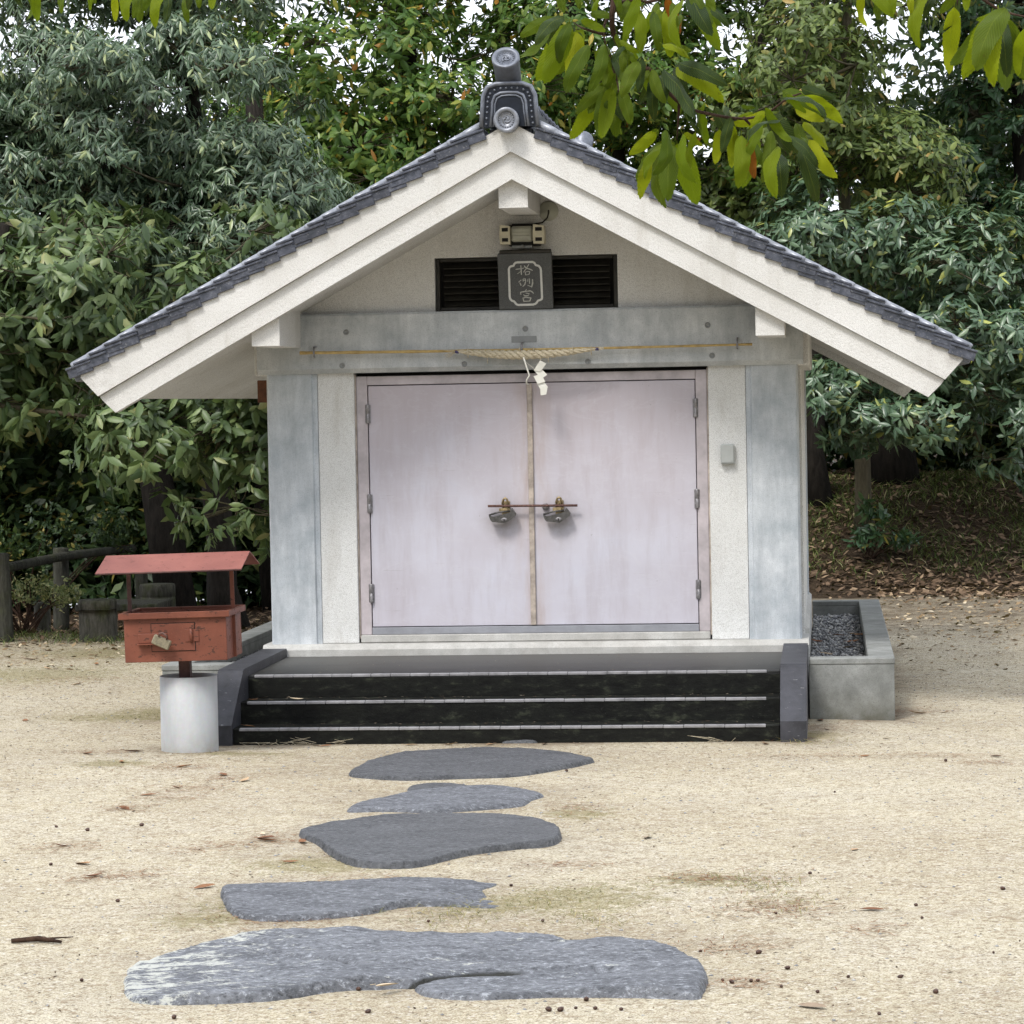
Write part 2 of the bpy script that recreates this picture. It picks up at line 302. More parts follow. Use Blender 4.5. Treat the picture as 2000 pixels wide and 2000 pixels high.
def granite(name, a, b, sc=180):
    t = NT(name)
    n = t.noise(sc, 3, .7)
    big = t.noise(5, 4, .6)
    c = t.ramp(n, [(.3, a), (.62, b), (.75, tuple(min(1, x * 1.5) for x in b))])
    c = t.mix(t.ramp(big, [(.4, 0), (.75, .4)]), c, a)
    t.bump(n, .2, .004)
    return t.base(c, .6, spec=.4)
M['granite'] = granite('dark grey granite', (.040, .042, .042), (.105, .108, .108))
M['chalk'] = simple('white inlay paint', (.62, .62, .59), .7, 0, .1, 30, 0)
M['chalk_d'] = simple('worn inlay paint', (.50, .50, .46), .7, 0, .25, 60, 0)

def tile():
    t = NT('smoked roof tile')
    n = t.noise(24, 5, .65)
    m = t.noise(70, 3, .6)
    r = t.rand()
    c = t.ramp(n, [(.3, (.040, .046, .062)), (.6, (.105, .114, .146)), (.78, (.22, .232, .27))])
    c = t.mix(t.math('MULTIPLY', r, .5), c, (.03, .031, .038))
    c = t.mix(t.ramp(m, [(.6, 0), (.7, .55)]), c, (.34, .34, .34))
    t.bump(m, .15, .004)
    return t.base(c, t.ramp(n, [(.3, .28), (.7, .5)]), .35, .6)
M['tile'] = tile()
M['tile_d'] = simple('dark glazed tile', (.014, .018, .028), .3, .2, .3, 20, .1)
M['tile_l'] = simple('silvery smoked tile', (.175, .19, .225), .40, .35, .2, 22, .1)

M['tile_w'] = simple('pale highlight tile', (.30, .318, .36), .35, .2, .35, 12, .1)  # pale tone paints a sky highlight on edge rolls; end discs use it too

def black_stone():
    t = NT('black step stone')
    n = t.noise(9, 6, .7, t.map(t.pos(), (1, 1, 2.2)))
    f = t.noise(90, 3, .65)
    c = t.ramp(n, [(.36, (.004, .0042, .004)), (.56, (.010, .0108, .009)), (.72, (.045, .050, .034))])
    c = t.mix(t.ramp(f, [(.68, 0), (.74, .4)]), c, (.12, .12, .11))
    t.bump(t.math('ADD', n, t.math('MULTIPLY', f, .4)), .35, .01)
    return t.base(c, .6, spec=.16)
M['step'] = black_stone()

def tread():
    t = NT('worn landing stone')
    n = t.noise(3, 6, .65, t.map(t.pos(), (.6, 1.6, 1)))
    f = t.noise(80, 3, .6)
    y = t.sep(t.pos(), 'Y')
    edge = t.ramp(t.math('ADD', t.math('MULTIPLY', t.math('ADD', y, 2.2), .45), t.math('MULTIPLY', n, .35)), [(.5, 0), (1.05, 1)])
    c = t.mix(edge, (.007, .0072, .0075), (.07, .069, .064))
    c = t.mix(t.ramp(f, [(.66, 0), (.74, .5)]), c, (.26, .26, .25))
    t.bump(f, .2, .005)
    return t.base(c, .55, spec=.45)
M['tread'] = tread()

def slate(name, a, b, scratch=True):
    t = NT(name)
    n = t.noise(7, 6, .65)
    f = t.noise(120, 3, .65)
    c = t.ramp(n, [(.3, a), (.7, b)])
    if scratch:
        s = t.noise(22, 4, .6, t.map(t.pos(), (.8, .8, 3)))
        c = t.mix(t.ramp(s, [(.66, 0), (.71, .55)]), c, (.30, .30, .31))
    c = t.mix(t.ramp(f, [(.66, 0), (.75, .4)]), c, (.25, .25, .26))
    t.bump(t.math('ADD', n, f), .2, .006)
    return t.base(c, .55, spec=.4)
M['cheek'] = slate('dark slate kerb', (.024, .025, .030), (.060, .061, .073))
M['nosing'] = simple('pale nosing tile', (.30, .297, .31), .45, 0, .3, 9, .08)
M['gravel'] = None

def pebble():
    t = NT('grey drain gravel')
    r = t.attr('rnd')
    c = t.ramp(r, [(0, (.10, .103, .108)), (.5, (.22, .227, .24)), (.85, (.36, .365, .37)), (1, (.50, .49, .46))])
    return t.base(c, .75, spec=.35)
M['gravel'] = pebble()

def rust_paint(name, a, b, wear=.6):
    t = NT(name)
    n = t.noise(3.0, 5, .6)
    w = t.noise(17, 6, .72, t.map(t.pos(), (1, 1, 1.8)))
    s = t.noise(70, 3, .6)
    c = t.ramp(n, [(.3, a), (.7, b)])
    c = t.mix(t.ramp(s, [(.62, 0), (.72, .4)]), c, tuple(min(1, x * 1.35) for x in b))
    mask = t.ramp(w, [(.585, 0), (.62, wear)])
    c = t.mix(mask, c, (.055, .028, .02))
    t.bump(t.math('ADD', w, t.math('MULTIPLY', s, .3)), .25, .005)
    return t.base(c, t.mix(mask, (.48, .48, .48), (.85, .85, .85)), spec=.35)
M['red'] = rust_paint('weathered red oxide paint', (.11, .034, .021), (.215, .070, .042), .85)
M['red_roof'] = rust_paint('faded red roof paint', (.17, .050, .038), (.26, .088, .066), .35)
M['red_dark'] = simple('brown painted steel', (.10, .045, .04), .55, .1, .35, 20)

def galv():
    t = NT('galvanised sheet')
    n = t.noise(4, 5, .6, t.map(t.pos(), (2, 2, .4)))
    v = t.voro(60, out='Color')
    c = t.ramp(n, [(.3, (.38, .39, .40)), (.7, (.47, .485, .50))])
    c = t.mix(.03, c, v, 'OVERLAY')
    z = t.sep(t.pos(), 'Z')
    low = t.math('MULTIPLY', t.ramp(z, [(.0, 1), (.18, 0)]), t.ramp(t.noise(14, 5, .7), [(.4, 0), (.7, .6)]))
    c = t.mix(low, c, (.33, .29, .22))
    t.bump(n, .08, .004)
    return t.base(c, .62, .25, .4)
M['galv'] = galv()

def bark(name, a, b, moss=.0):
    t = NT(name)
    n = t.noise(10, 6, .7, t.map(t.pos(), (2.4, 2.4, .5)))
    c = t.ramp(n, [(.32, a), (.68, b)])
    if moss:
        m = t.noise(4, 5, .6)
        c = t.mix(t.ramp(m, [(.5, 0), (.7, moss)]), c, (.07, .085, .025))
    t.bump(n, .8, .03)
    return t.base(c, .9, spec=.2)
M['bark'] = bark('dark rough bark', (.009, .0075, .006), (.032, .027, .022))
M['bark_pale'] = bark('olive smooth bark', (.055, .048, .030), (.12, .105, .070), .4)
M['log'] = bark('mossy log concrete', (.022, .021, .017), (.12, .115, .095), .6)
M['fence'] = bark('lichened rail', (.022, .022, .018), (.075, .075, .06), .35)
M['twig'] = bark('brown twig', (.030, .017, .012), (.085, .050, .034))

def leaf(name, stops, trans=.30, gloss=.42, spec=.45, tint=None, attr=True, veins=False):
    t = NT(name)
    r = t.attr('rnd') if attr else t.rand()
    c = t.ramp(r, stops)
    if veins:
        g = t.coord('UV')
        u = t.sep(g, 'X')
        v = t.sep(g, 'Y')
        side = t.math('ABSOLUTE', t.math('SUBTRACT', u, .5))
        w = t.math('SINE', t.math('MULTIPLY', t.math('SUBTRACT', v, t.math('MULTIPLY', side, .55)), 95))
        vein = t.math('MAXIMUM', t.ramp(w, [(.86, 0), (.98, .55)]), t.ramp(side, [(.0, .9), (.03, .0)]))
        c = t.mix(vein, c, t.mix(.5, c, (.20, .24, .03)))
        sp = t.noise(60, 4, .7)
        c = t.mix(t.ramp(sp, [(.64, 0), (.70, .6)]), c, (.07, .045, .015))
        t.bump(w, .25, .004)
    t.base(c, gloss, spec=spec)
    tr = t.n('ShaderNodeBsdfTranslucent')
    t.l(t.mix(.5, c, tint or (.16, .24, .03)), tr.inputs['Color'])
    ms = t.n('ShaderNodeMixShader')
    ms.inputs[0].default_value = trans
    t.l(t.p.outputs[0], ms.inputs[1])
    t.l(tr.outputs[0], ms.inputs[2])
    t.l(ms.outputs[0], t.out.inputs[0])
    return t.mat
M['leaf_blue'] = leaf('narrow evergreen leaf', [(0, (0.044, 0.081, 0.044)), (.55, (0.107, 0.169, 0.099)), (.88, (0.208, 0.286, 0.169)), (1, (0.468, 0.520, 0.234))], .22, .34, .65)
M['leaf_big'] = leaf('broad evergreen leaf', [(0, (0.034, 0.063, 0.023)), (.55, (0.098, 0.149, 0.057)), (.90, (0.190, 0.253, 0.098)), (1, (0.322, 0.310, 0.127))], .25, .42, .42)
M['leaf_oak'] = leaf('autumn green leaf', [(0, (0.062, 0.138, 0.030)), (.5, (0.138, 0.254, 0.058)), (.90, (0.317, 0.413, 0.085)), (.975, (0.632, 0.495, 0.083)), (1, (0.632, 0.261, 0.055))], .5, .42, .45)
M['leaf_yellow'] = leaf('yellowing green leaf', [(0, (0.068, 0.105, 0.032)), (.5, (0.152, 0.210, 0.065)), (.92, (0.273, 0.336, 0.095)), (1, (0.483, 0.315, 0.095))], .42, .42, .45)
M['leaf_dark'] = leaf('dark glossy leaf', [(0, (0.025, 0.060, 0.025)), (.6, (0.060, 0.131, 0.057)), (.92, (0.125, 0.213, 0.088)), (1, (0.425, 0.350, 0.062))], .2, .34, .65)
M['leaf_whorl'] = leaf('grey green leaf', [(0, (0.043, 0.083, 0.045)), (.55, (0.095, 0.163, 0.090)), (.9, (0.175, 0.250, 0.138)), (1, (0.425, 0.450, 0.100))], .2, .34, .65)
M['leaf_wood'] = leaf('shaded woodland leaf', [(0, (0.018, 0.040, 0.016)), (.6, (0.045, 0.083, 0.033)), (.9, (0.112, 0.163, 0.050)), (1, (0.325, 0.250, 0.062))], .25, .45, .4)
M['leaf_shrub'] = leaf('pale shrub leaf', [(0, (.12, .16, .06)), (.6, (.28, .31, .13)), (1, (.55, .50, .24))], .25, .5, .4)
for key, stops in (('b', [(0, (.085, .135, .006)), (1, (.145, .19, .008))]), ('y', [(0, (.19, .24, .006)), (1, (.27, .29, .010))]),
                   ('m', [(0, (.042, .074, .006)), (1, (.075, .11, .009))]), ('d', [(0, (.014, .030, .010)), (1, (.026, .045, .014))]),
                   ('o', [(0, (.20, .065, .012)), (1, (.25, .085, .015))])):
    M['near_' + key] = leaf('chestnut leaf ' + {'b': 'green', 'y': 'yellow green', 'm': 'olive', 'd': 'dark', 'o': 'orange'}[key], stops,
                            .12 if key == 'd' else (.3 if key == 'm' else .45), .55, .12, (.36, .12, .01) if key == 'o' else (.22, .31, .004), False, True)
M['litter'] = leaf('brown leaf litter', [(0, (0.054, 0.034, 0.020)), (.5, (0.132, 0.086, 0.054)), (.85, (0.228, 0.156, 0.102)), (1, (0.396, 0.288, 0.180))], .05, .7, .25)
M['dry'] = leaf('pale dry leaves', [(0, (.12, .075, .04)), (.5, (.26, .18, .10)), (.85, (.45, .34, .20)), (1, (.66, .57, .42))], .1, .7, .25)
M['grass'] = leaf('dry green grass', [(0, (.045, .075, .018)), (.55, (.105, .155, .040)), (.9, (.22, .23, .08)), (1, (.55, .48, .29))], .25, .6, .3)
M['sedge'] = leaf('short yellow green grass', [(0, (.10, .12, .03)), (.6, (.20, .19, .06)), (1, (.38, .30, .12))], .2, .6, .3)
M['needle'] = leaf('fallen rusty needles', [(0, (.13, .055, .025)), (.6, (.24, .11, .05)), (1, (.36, .22, .12))], .0, .8, .2)
M['debris'] = leaf('ground crumbs', [(0, (.035, .022, .014)), (.45, (.10, .07, .045)), (.8, (.22, .17, .12)), (1, (.50, .44, .34))], .0, .85, .2)

def fallen():
    t = NT('fallen leaf')
    r = t.rand()
    c = t.ramp(r, [(0, (.16, .07, .035)), (.35, (.33, .17, .08)), (.6, (.55, .42, .27)), (.8, (.62, .52, .38)), (1, (.10, .05, .03))])
    n = t.noise(40, 4, .6)
    c = t.mix(t.ramp(n, [(.5, 0), (.75, .5)]), c, (.10, .06, .035))
    return t.base(c, .75, spec=.25)
M['fallen'] = fallen()
M['nut'] = simple('brown acorn shell', (.085, .042, .028), .45, 0, .45, 60, .3)

def stone(name, a, b, lichen=0.0, speck=.5):
    t = NT(name)
    n = t.noise(5, 6, .65, t.map(t.pos(), (.7, 1.6, 1)))
    f = t.noise(46, 5, .78, t.map(t.pos(), (.7, 1.3, 1)))
    c = t.ramp(n, [(.28, a), (.72, b)])
    c = t.mix(t.ramp(f, [(.33, .9), (.47, 0)]), c, tuple(x * .35 for x in a))
    c = t.mix(t.ramp(f, [(.54, 0), (.66, speck)]), c, tuple(min(1, x * 2.0 + .03) for x in b))  # pale specks, with small surface glints painted in
    if lichen:
        m = t.noise(13, 6, .8, t.map(t.pos(), (.7, 1.5, 1)))
        x = t.sep(t.pos(), 'X')
        side = t.ramp(t.math('MULTIPLY', t.math('ADD', x, .7), .6), [(.0, .19), (.5, 0)])
        c = t.mix(t.ramp(t.math('ADD', m, side), [(.625, 0), (.68, lichen)]), c, (.60, .61, .56))
    c = t.mix(t.ramp(t.math('ADD', t.attr('soil_shade'), t.math('MULTIPLY', t.math('SUBTRACT', f, .5), .6)), [(.35, 0), (.6, .95)]), c, (.018, .018, .012))  # dark soil in the cracks, plus shade painted on the stone sides
    t.bump(t.math('ADD', n, t.math('MULTIPLY', f, .7)), .9, .03)
    return t.base(c, t.ramp(f, [(.35, .7), (.65, .42)]), spec=.5)
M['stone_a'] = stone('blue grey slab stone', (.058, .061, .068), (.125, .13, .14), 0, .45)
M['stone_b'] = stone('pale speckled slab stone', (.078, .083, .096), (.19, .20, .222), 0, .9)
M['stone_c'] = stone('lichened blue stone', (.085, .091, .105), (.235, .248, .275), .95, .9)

def ground():
    t = NT('sandy forest ground')
    p = t.pos()
    big = t.noise(.55, 5, .6, p)
    mid = t.noise(5, 5, .65, p)
    grain = t.noise(105, 4, .8, p)
    coarse = t.noise(21, 5, .8, p)
    peb = t.voro(75, p, out='Color')
    patch = t.noise(1.7, 5, .65, t.map(p, (.7, 1.0, 1)))
    sand = t.ramp(big, [(.3, (.41, .35, .24)), (.5, (.535, .475, .34)), (.7, (.605, .555, .425))])
    sand = t.mix(t.ramp(patch, [(.46, 0), (.70, .6)]), sand, (.46, .41, .325))
    sand = t.mix(t.ramp(mid, [(.45, 0), (.7, .4)]), sand, (.36, .31, .24))
    sand = t.mix(t.ramp(grain, [(.39, 1), (.49, 0)]), sand, (.20, .15, .10))
    sand = t.mix(t.ramp(grain, [(.53, 0), (.64, .8)]), sand, (.74, .685, .56))
    sand = t.mix(t.ramp(coarse, [(.38, .85), (.47, 0)]), sand, (.29, .225, .15))
    sand = t.mix(t.ramp(coarse, [(.54, 0), (.66, .45)]), sand, (.72, .67, .56))
    pr = t.sep(peb, 'X')
    sand = t.mix(t.ramp(pr, [(.0, .7), (.09, 0)]), sand, (.13, .095, .065))
    sand = t.mix(t.ramp(pr, [(.92, 0), (.97, .5)]), sand, (.76, .73, .66))
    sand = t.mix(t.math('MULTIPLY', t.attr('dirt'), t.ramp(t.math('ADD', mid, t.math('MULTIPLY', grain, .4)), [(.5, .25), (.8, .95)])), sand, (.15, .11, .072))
    mossn = t.noise(15, 6, .8, p)
    mk = t.ramp(t.math('ADD', t.math('MULTIPLY', t.attr('moss'), .55), t.math('MULTIPLY', t.math('SUBTRACT', mossn, .5), 1.5)), [(.30, 0), (.48, 1)])
    c = t.mix(t.math('MULTIPLY', mk, .55), sand, t.ramp(grain, [(.3, (.10, .085, .025)), (.6, (.26, .225, .09)), (.8, (.42, .37, .20))]))
    lit = t.ramp(t.math('ADD', t.attr('litter'), t.math('MULTIPLY', t.math('SUBTRACT', mid, .5), .5)), [(.25, 0), (.75, 1)])
    c = t.mix(lit, c, t.ramp(t.noise(38, 4, .7, p), [(.3, (.018, .013, .008)), (.55, (.055, .038, .024)), (.75, (.12, .085, .052))]))
    t.bump(t.math('ADD', t.math('MULTIPLY', grain, .6), t.math('ADD', mid, t.math('MULTIPLY', pr, .35))), .7, .02)
    return t.base(c, .92, spec=.15)
M['ground'] = ground()

def water():
    t = NT('still pond water')
    n = t.noise(1.5, 3, .5, t.map(t.pos(), (1, 3, 1)))
    t.bump(n, .05, .02)
    return t.base((.03, .045, .05), .06, 0, .5)
M['water'] = water()

# ------------------------------------------------------------------ object helpers
ORIGIN = {}

def root(name, loc, label, cat, group=None):
    o = bpy.data.objects.new(name, None)
    o.empty_display_size = .2
    COL.objects.link(o)
    o.location = loc
    ORIGIN[o.name] = Vector(loc)
    tag(o, label, cat, group)
    return o

def tag(o, label=None, cat=None, group=None, kind=None):
    if label:
        o['label'] = label
    if cat:
        o['category'] = cat
    if group:
        o['group'] = group
    if kind:
        o['kind'] = kind
    return o

def top_origin(parent):
    while parent is not None and parent.parent is not None:
        parent = parent.parent
    return ORIGIN.get(parent.name, Vector((0, 0, 0))) if parent else Vector((0, 0, 0))

class MB:
    def __init__(self):
        self.v = []
        self.f = []
        self.s = []
    def add(self, verts, faces, smooth=False):
        k = len(self.v)
        self.v.extend([tuple(map(float, p)) for p in verts])
        self.f.extend([tuple(i + k for i in f) for f in faces])
        self.s.extend([smooth] * len(faces))
        return self
    def box(self, x0, x1, y0, y1, z0, z1, c=.004):
        c = min(c, (x1 - x0) * .45, (y1 - y0) * .45, (z1 - z0) * .45)
        if c <= 0:
            v = [(x, y, z) for x in (x0, x1) for y in (y0, y1) for z in (z0, z1)]
            f = [(0, 1, 3, 2), (4, 6, 7, 5), (0, 4, 5, 1), (2, 3, 7, 6), (0, 2, 6, 4), (1, 5, 7, 3)]
            return self.add(v, f)
        v = []
        idx = {}
        for i, (x, sx) in enumerate(((x0, 1), (x1, -1))):
            for j, (y, sy) in enumerate(((y0, 1), (y1, -1))):
                for k, (z, sz) in enumerate(((z0, 1), (z1, -1))):
                    idx[(i, j, k, 0)] = len(v); v.append((x, y + sy * c, z + sz * c))
                    idx[(i, j, k, 1)] = len(v); v.append((x + sx * c, y, z + sz * c))
                    idx[(i, j, k, 2)] = len(v); v.append((x + sx * c, y + sy * c, z))
        f = []
        quad = [(0, 0), (1, 0), (1, 1), (0, 1)]
        for i in (0, 1):
            q = [idx[(i, a, b, 0)] for a, b in quad]; f.append(q if i else q[::-1])
            q = [idx[(b, i, a, 1)] for a, b in quad]; f.append(q if i else q[::-1])
            q = [idx[(a, b, i, 2)] for a, b in quad]; f.append(q if i else q[::-1])
        for a in (0, 1):
            for b in (0, 1):
                q = [idx[(a, b, 0, 0)], idx[(a, b, 1, 0)], idx[(a, b, 1, 1)], idx[(a, b, 0, 1)]]
                f.append(q if a != b else q[::-1])
                q = [idx[(a, 0, b, 0)], idx[(a, 1, b, 0)], idx[(a, 1, b, 2)], idx[(a, 0, b, 2)]]
                f.append(q if a == b else q[::-1])
                q = [idx[(0, a, b, 1)], idx[(1, a, b, 1)], idx[(1, a, b, 2)], idx[(0, a, b, 2)]]
                f.append(q if a != b else q[::-1])
                for k in (0, 1):
                    f.append([idx[(a, b, k, 0)], idx[(a, b, k, 1)], idx[(a, b, k, 2)]])
        return self.add(v, f)
    def prism(self, pts, a0, a1, axis='y'):
        """polygon in the plane across `axis`, extruded from a0 to a1"""
        def P(p, a):
            return {'y': (p[0], a, p[1]), 'x': (a, p[0], p[1]), 'z': (p[0], p[1], a)}[axis]
        n = len(pts)
        v = [P(p, a0) for p in pts] + [P(p, a1) for p in pts]
        f = [tuple(range(n)), tuple(range(2 * n - 1, n - 1, -1))]
        f += [(i, i + n, (i + 1) % n + n, (i + 1) % n) for i in range(n)]
        return self.add(v, f)
    def tube(self, pts, radii, n=8, cap=True, smooth=True):
        pts = [Vector(p) for p in pts]
        if not isinstance(radii, (list, tuple)):
            radii = [radii] * len(pts)
        v = []
        prev = None
        for i, p in enumerate(pts):
            d = (pts[min(i + 1, len(pts) - 1)] - pts[max(i - 1, 0)]).normalized()
            if prev is None:
                a = Vector((0, 0, 1)) if abs(d.z) < .9 else Vector((1, 0, 0))
                u = d.cross(a).normalized()
            else:
                u = (prev - d * prev.dot(d)).normalized()
            prev = u
            w = d.cross(u)
            for k in range(n):
                t = 2 * math.pi * k / n
                v.append(p + (u * math.cos(t) + w * math.sin(t)) * radii[i])
        f = []
        for i in range(len(pts) - 1):
            for k in range(n):
                f.append((i * n + k, i * n + (k + 1) % n, (i + 1) * n + (k + 1) % n, (i + 1) * n + k))
        self.add(v, f, smooth)
        if cap:
            k0 = len(self.v) - len(v)
            self.f.append(tuple(range(k0 + n - 1, k0 - 1, -1))); self.s.append(False)
            e = k0 + (len(pts) - 1) * n
            self.f.append(tuple(range(e, e + n))); self.s.append(False)
        return self
    def lathe(self, prof, n=24, m=None, smooth=True):
        """profile of (radius, height) about z, then moved by matrix m"""
        v = []
        for r, z in prof:
            for k in range(n):
                t = 2 * math.pi * k / n
                p = Vector((r * math.cos(t), r * math.sin(t), z))
                v.append(m @ p if m else p)
        f = []
        for i in range(len(prof) - 1):
            for k in range(n):
                f.append((i * n + k, i * n + (k + 1) % n, (i + 1) * n + (k + 1) % n, (i + 1) * n + k))
        f.append(tuple(range(n - 1, -1, -1)))
        e = (len(prof) - 1) * n
        f.append(tuple(range(e, e + n)))
        return self.add(v, f, smooth)
    def ball(self, c, r, n=8, sz=1.0):
        prof = [(max(1e-4, r * math.sin(math.pi * i / 6)), -r * sz * math.cos(math.pi * i / 6)) for i in range(7)]
        return self.lathe(prof, n, Matrix.Translation(c))
    def mesh(self, name, origin=(0, 0, 0)):
        me = bpy.data.meshes.new(name)
        o = Vector(origin)
        me.from_pydata([Vector(p) - o for p in self.v], [], self.f)
        me.polygons.foreach_set('use_smooth', self.s)
        me.update()
        return me
    def build(self, name, mat, parent=None, label=None, local=False):
        me = self.mesh(name, (0, 0, 0) if local else top_origin(parent))
        me.materials.append(M[mat])
        o = bpy.data.objects.new(name, me)
        COL.objects.link(o)
        if parent is not None:
            o.parent = parent
        if label:
            o['label'] = label
        return o

def single(name, mb, mat, loc, label, cat, group=None):
    """a thing that is one mesh, its origin at loc"""
    me = mb.mesh(name, loc)
    me.materials.append(M[mat])
    o = bpy.data.objects.new(name, me)
    COL.objects.link(o)
    o.location = loc
    ORIGIN[o.name] = Vector(loc)
    return tag(o, label, cat, group)

def piece(name, me, parent, loc=(0, 0, 0), rot=(0, 0, 0), scale=(1, 1, 1)):
    o = bpy.data.objects.new(name, me)
    COL.objects.link(o)
    o.parent = parent
    o.location = Vector(loc) - (top_origin(parent) if parent else Vector((0, 0, 0)))
    o.rotation_euler = rot
    o.scale = scale
    return o

def fast_mesh(name, v, f, mat, parent=None, rnd=None, smooth=False, attrs=None):
    """v (n,3) and f (m,3|4) numpy arrays"""
    me = bpy.data.meshes.new(name)
    v = np.asarray(v, np.float32)
    if parent is not None:
        v = v - np.array(top_origin(parent), np.float32)
    f = np.asarray(f, np.int32)
    k = f.shape[1]
    me.vertices.add(len(v))
    me.vertices.foreach_set('co', v.ravel())
    me.loops.add(f.size)
    me.loops.foreach_set('vertex_index', f.ravel())
    me.polygons.add(len(f))
    me.polygons.foreach_set('loop_start', np.arange(0, f.size, k, dtype=np.int32))
    if smooth:
        me.polygons.foreach_set('use_smooth', np.ones(len(f), bool))
    me.update(calc_edges=True)
    if rnd is not None:
        attrs = dict(attrs or {}, rnd=rnd)
    for an, av in (attrs or {}).items():
        a = me.attributes.new(an, 'FLOAT', 'POINT')
        a.data.foreach_set('value', np.asarray(av, np.float32))
    me.materials.append(M[mat])
    o = bpy.data.objects.new(name, me)
    COL.objects.link(o)
    if parent is not None:
        o.parent = parent
    return o

RNG = np.random.default_rng(11)

def unit(a):
    return a / np.maximum(np.linalg.norm(a, axis=1, keepdims=True), 1e-9)

def leaf_arrays(pos, d, nrm, length, width, fold=.12, curl=.12, simple=False, rich=False):
    """leaf blades: five points (folded on the midrib) and four triangles each"""
    d = unit(d)
    nrm = unit(nrm - d * np.sum(nrm * d, 1, keepdims=True))
    side = np.cross(d, nrm)
    L = length[:, None]
    Wd = width[:, None]
    mid = pos + d * L * .48
    tip = pos + d * L - nrm * L * curl
    lf = pos + d * L * .45 + side * Wd * .5 - nrm * Wd * fold
    rt = pos + d * L * .45 - side * Wd * .5 - nrm * Wd * fold
    n = len(pos)
    if simple:
        v = np.stack([pos, lf, tip, rt], 1).reshape(-1, 3)
        f = (np.arange(n)[:, None] * 4 + np.array([[0, 1, 2, 3]]))
        return v, f, 4
    if not rich:
        v = np.stack([pos, lf, tip, rt, mid], 1).reshape(-1, 3)
        t = np.array([[0, 1, 4], [1, 2, 4], [0, 4, 3], [4, 2, 3]])
        f = (np.arange(n)[:, None, None] * 5 + t[None]).reshape(-1, 3)
        return v, f, 5
    c1 = pos + d * L * .30 + nrm * L * .01
    c2 = pos + d * L * .66 - nrm * L * curl * .35
    l1 = c1 + side * Wd * .46 - nrm * Wd * fold
    r1 = c1 - side * Wd * .46 - nrm * Wd * fold
    l2 = c2 + side * Wd * .43 - nrm * Wd * fold
    r2 = c2 - side * Wd * .43 - nrm * Wd * fold
    v = np.stack([pos, l1, l2, tip, r2, r1, c1, c2], 1).reshape(-1, 3)
    t = np.array([[0, 1, 6], [0, 6, 5], [1, 2, 7], [1, 7, 6], [6, 7, 4], [6, 4, 5], [2, 3, 7], [7, 3, 4]])
    f = (np.arange(n)[:, None, None] * 8 + t[None]).reshape(-1, 3)
    return v, f, 8

def whorls(cen, axis, per, length, width, open_=(50, 100), droop=.35, jit=.0, rng=RNG, simple=False, stag=.09):
    """clusters of leaves round twig ends"""
    m = len(cen)
    idx = np.repeat(np.arange(m), per)
    n = m * per
    ax = unit(axis[idx])
    ref = unit(rng.normal(size=(n, 3)))
    rad = unit(ref - ax * np.sum(ref * ax, 1, keepdims=True))
    th = np.radians(rng.uniform(open_[0], open_[1], n))[:, None]
    d = ax * np.cos(th) + rad * np.sin(th)
    d[:, 2] -= droop * rng.uniform(.5, 1.4, n)
    d = unit(d)
    nrm = unit(ax * np.sin(th) - rad * np.cos(th) + rng.normal(size=(n, 3)) * .25 + np.array([0, 0, .35]))
    pos = cen[idx] + rng.normal(size=(n, 3)) * jit - ax * (rng.uniform(0, 1, n) ** 1.5 * stag)[:, None]
    L = rng.uniform(.45, 1.25, n) * length
    W = L / length * width * rng.uniform(.8, 1.2, n)
    r = np.clip(rng.uniform(0, 1, n) * .75 + np.repeat(rng.uniform(-.1, .28, m), per), 0, 1)
    r = np.where(rng.uniform(0, 1, n) < .07, rng.uniform(.88, 1, n), r)
    v, f, k = leaf_arrays(pos, d, nrm, L, W, fold=.2, curl=.18, simple=simple, rich=not simple)
    return v, f, np.repeat(r, k)

# ------------------------------------------------------------------ ground
def smooth(e0, e1, x):
    t = np.clip((x - e0) / (e1 - e0), 0, 1)
    return t * t * (3 - 2 * t)

_wv = [(RNG.uniform(0, 2 * np.pi), RNG.uniform(0, 2 * np.pi), s) for s in (.35, .6, .9, 1.4, 2.1, 3.2, 4.7, 6.6, 9.0)]

def lump(x, y):
    z = 0
    for a, ph, s in _wv:
        z = z + np.sin(s * (x * np.cos(a) + y * np.sin(a)) + ph) / s
    return z

def height(x, y):
    x = np.asarray(x, float)
    y = np.asarray(y, float)
    bank = 1.12 * smooth(10.5, 15.6, y) * smooth(-4.5, -.5, x)
    pond = -1.6 * smooth(13.5, 17.5, y) * smooth(-4.0, -6.5, x)
    near = 1 - smooth(6, 10, y)
    flat = smooth(.0, .6, np.abs(x) - 1.9) + smooth(.0, .6, -2.2 - y)
    z = lump(x, y) * (.006 * near + .03 * (1 - near)) * np.clip(flat + (y > 5.5), 0, 1)
    return z + bank + pond

def axis(lo, hi, step, far, grow=1.28):
    a = list(np.arange(lo, hi + 1e-6, step))
    s = step
    up = []
    x = hi
    while x < far:
        s *= grow
        x += s
        up.append(x)
    s = step
    dn = []
    x = lo
    while x > -far:
        s *= grow
        x -= s
        dn.append(x)
    return np.array(dn[::-1] + a + up)

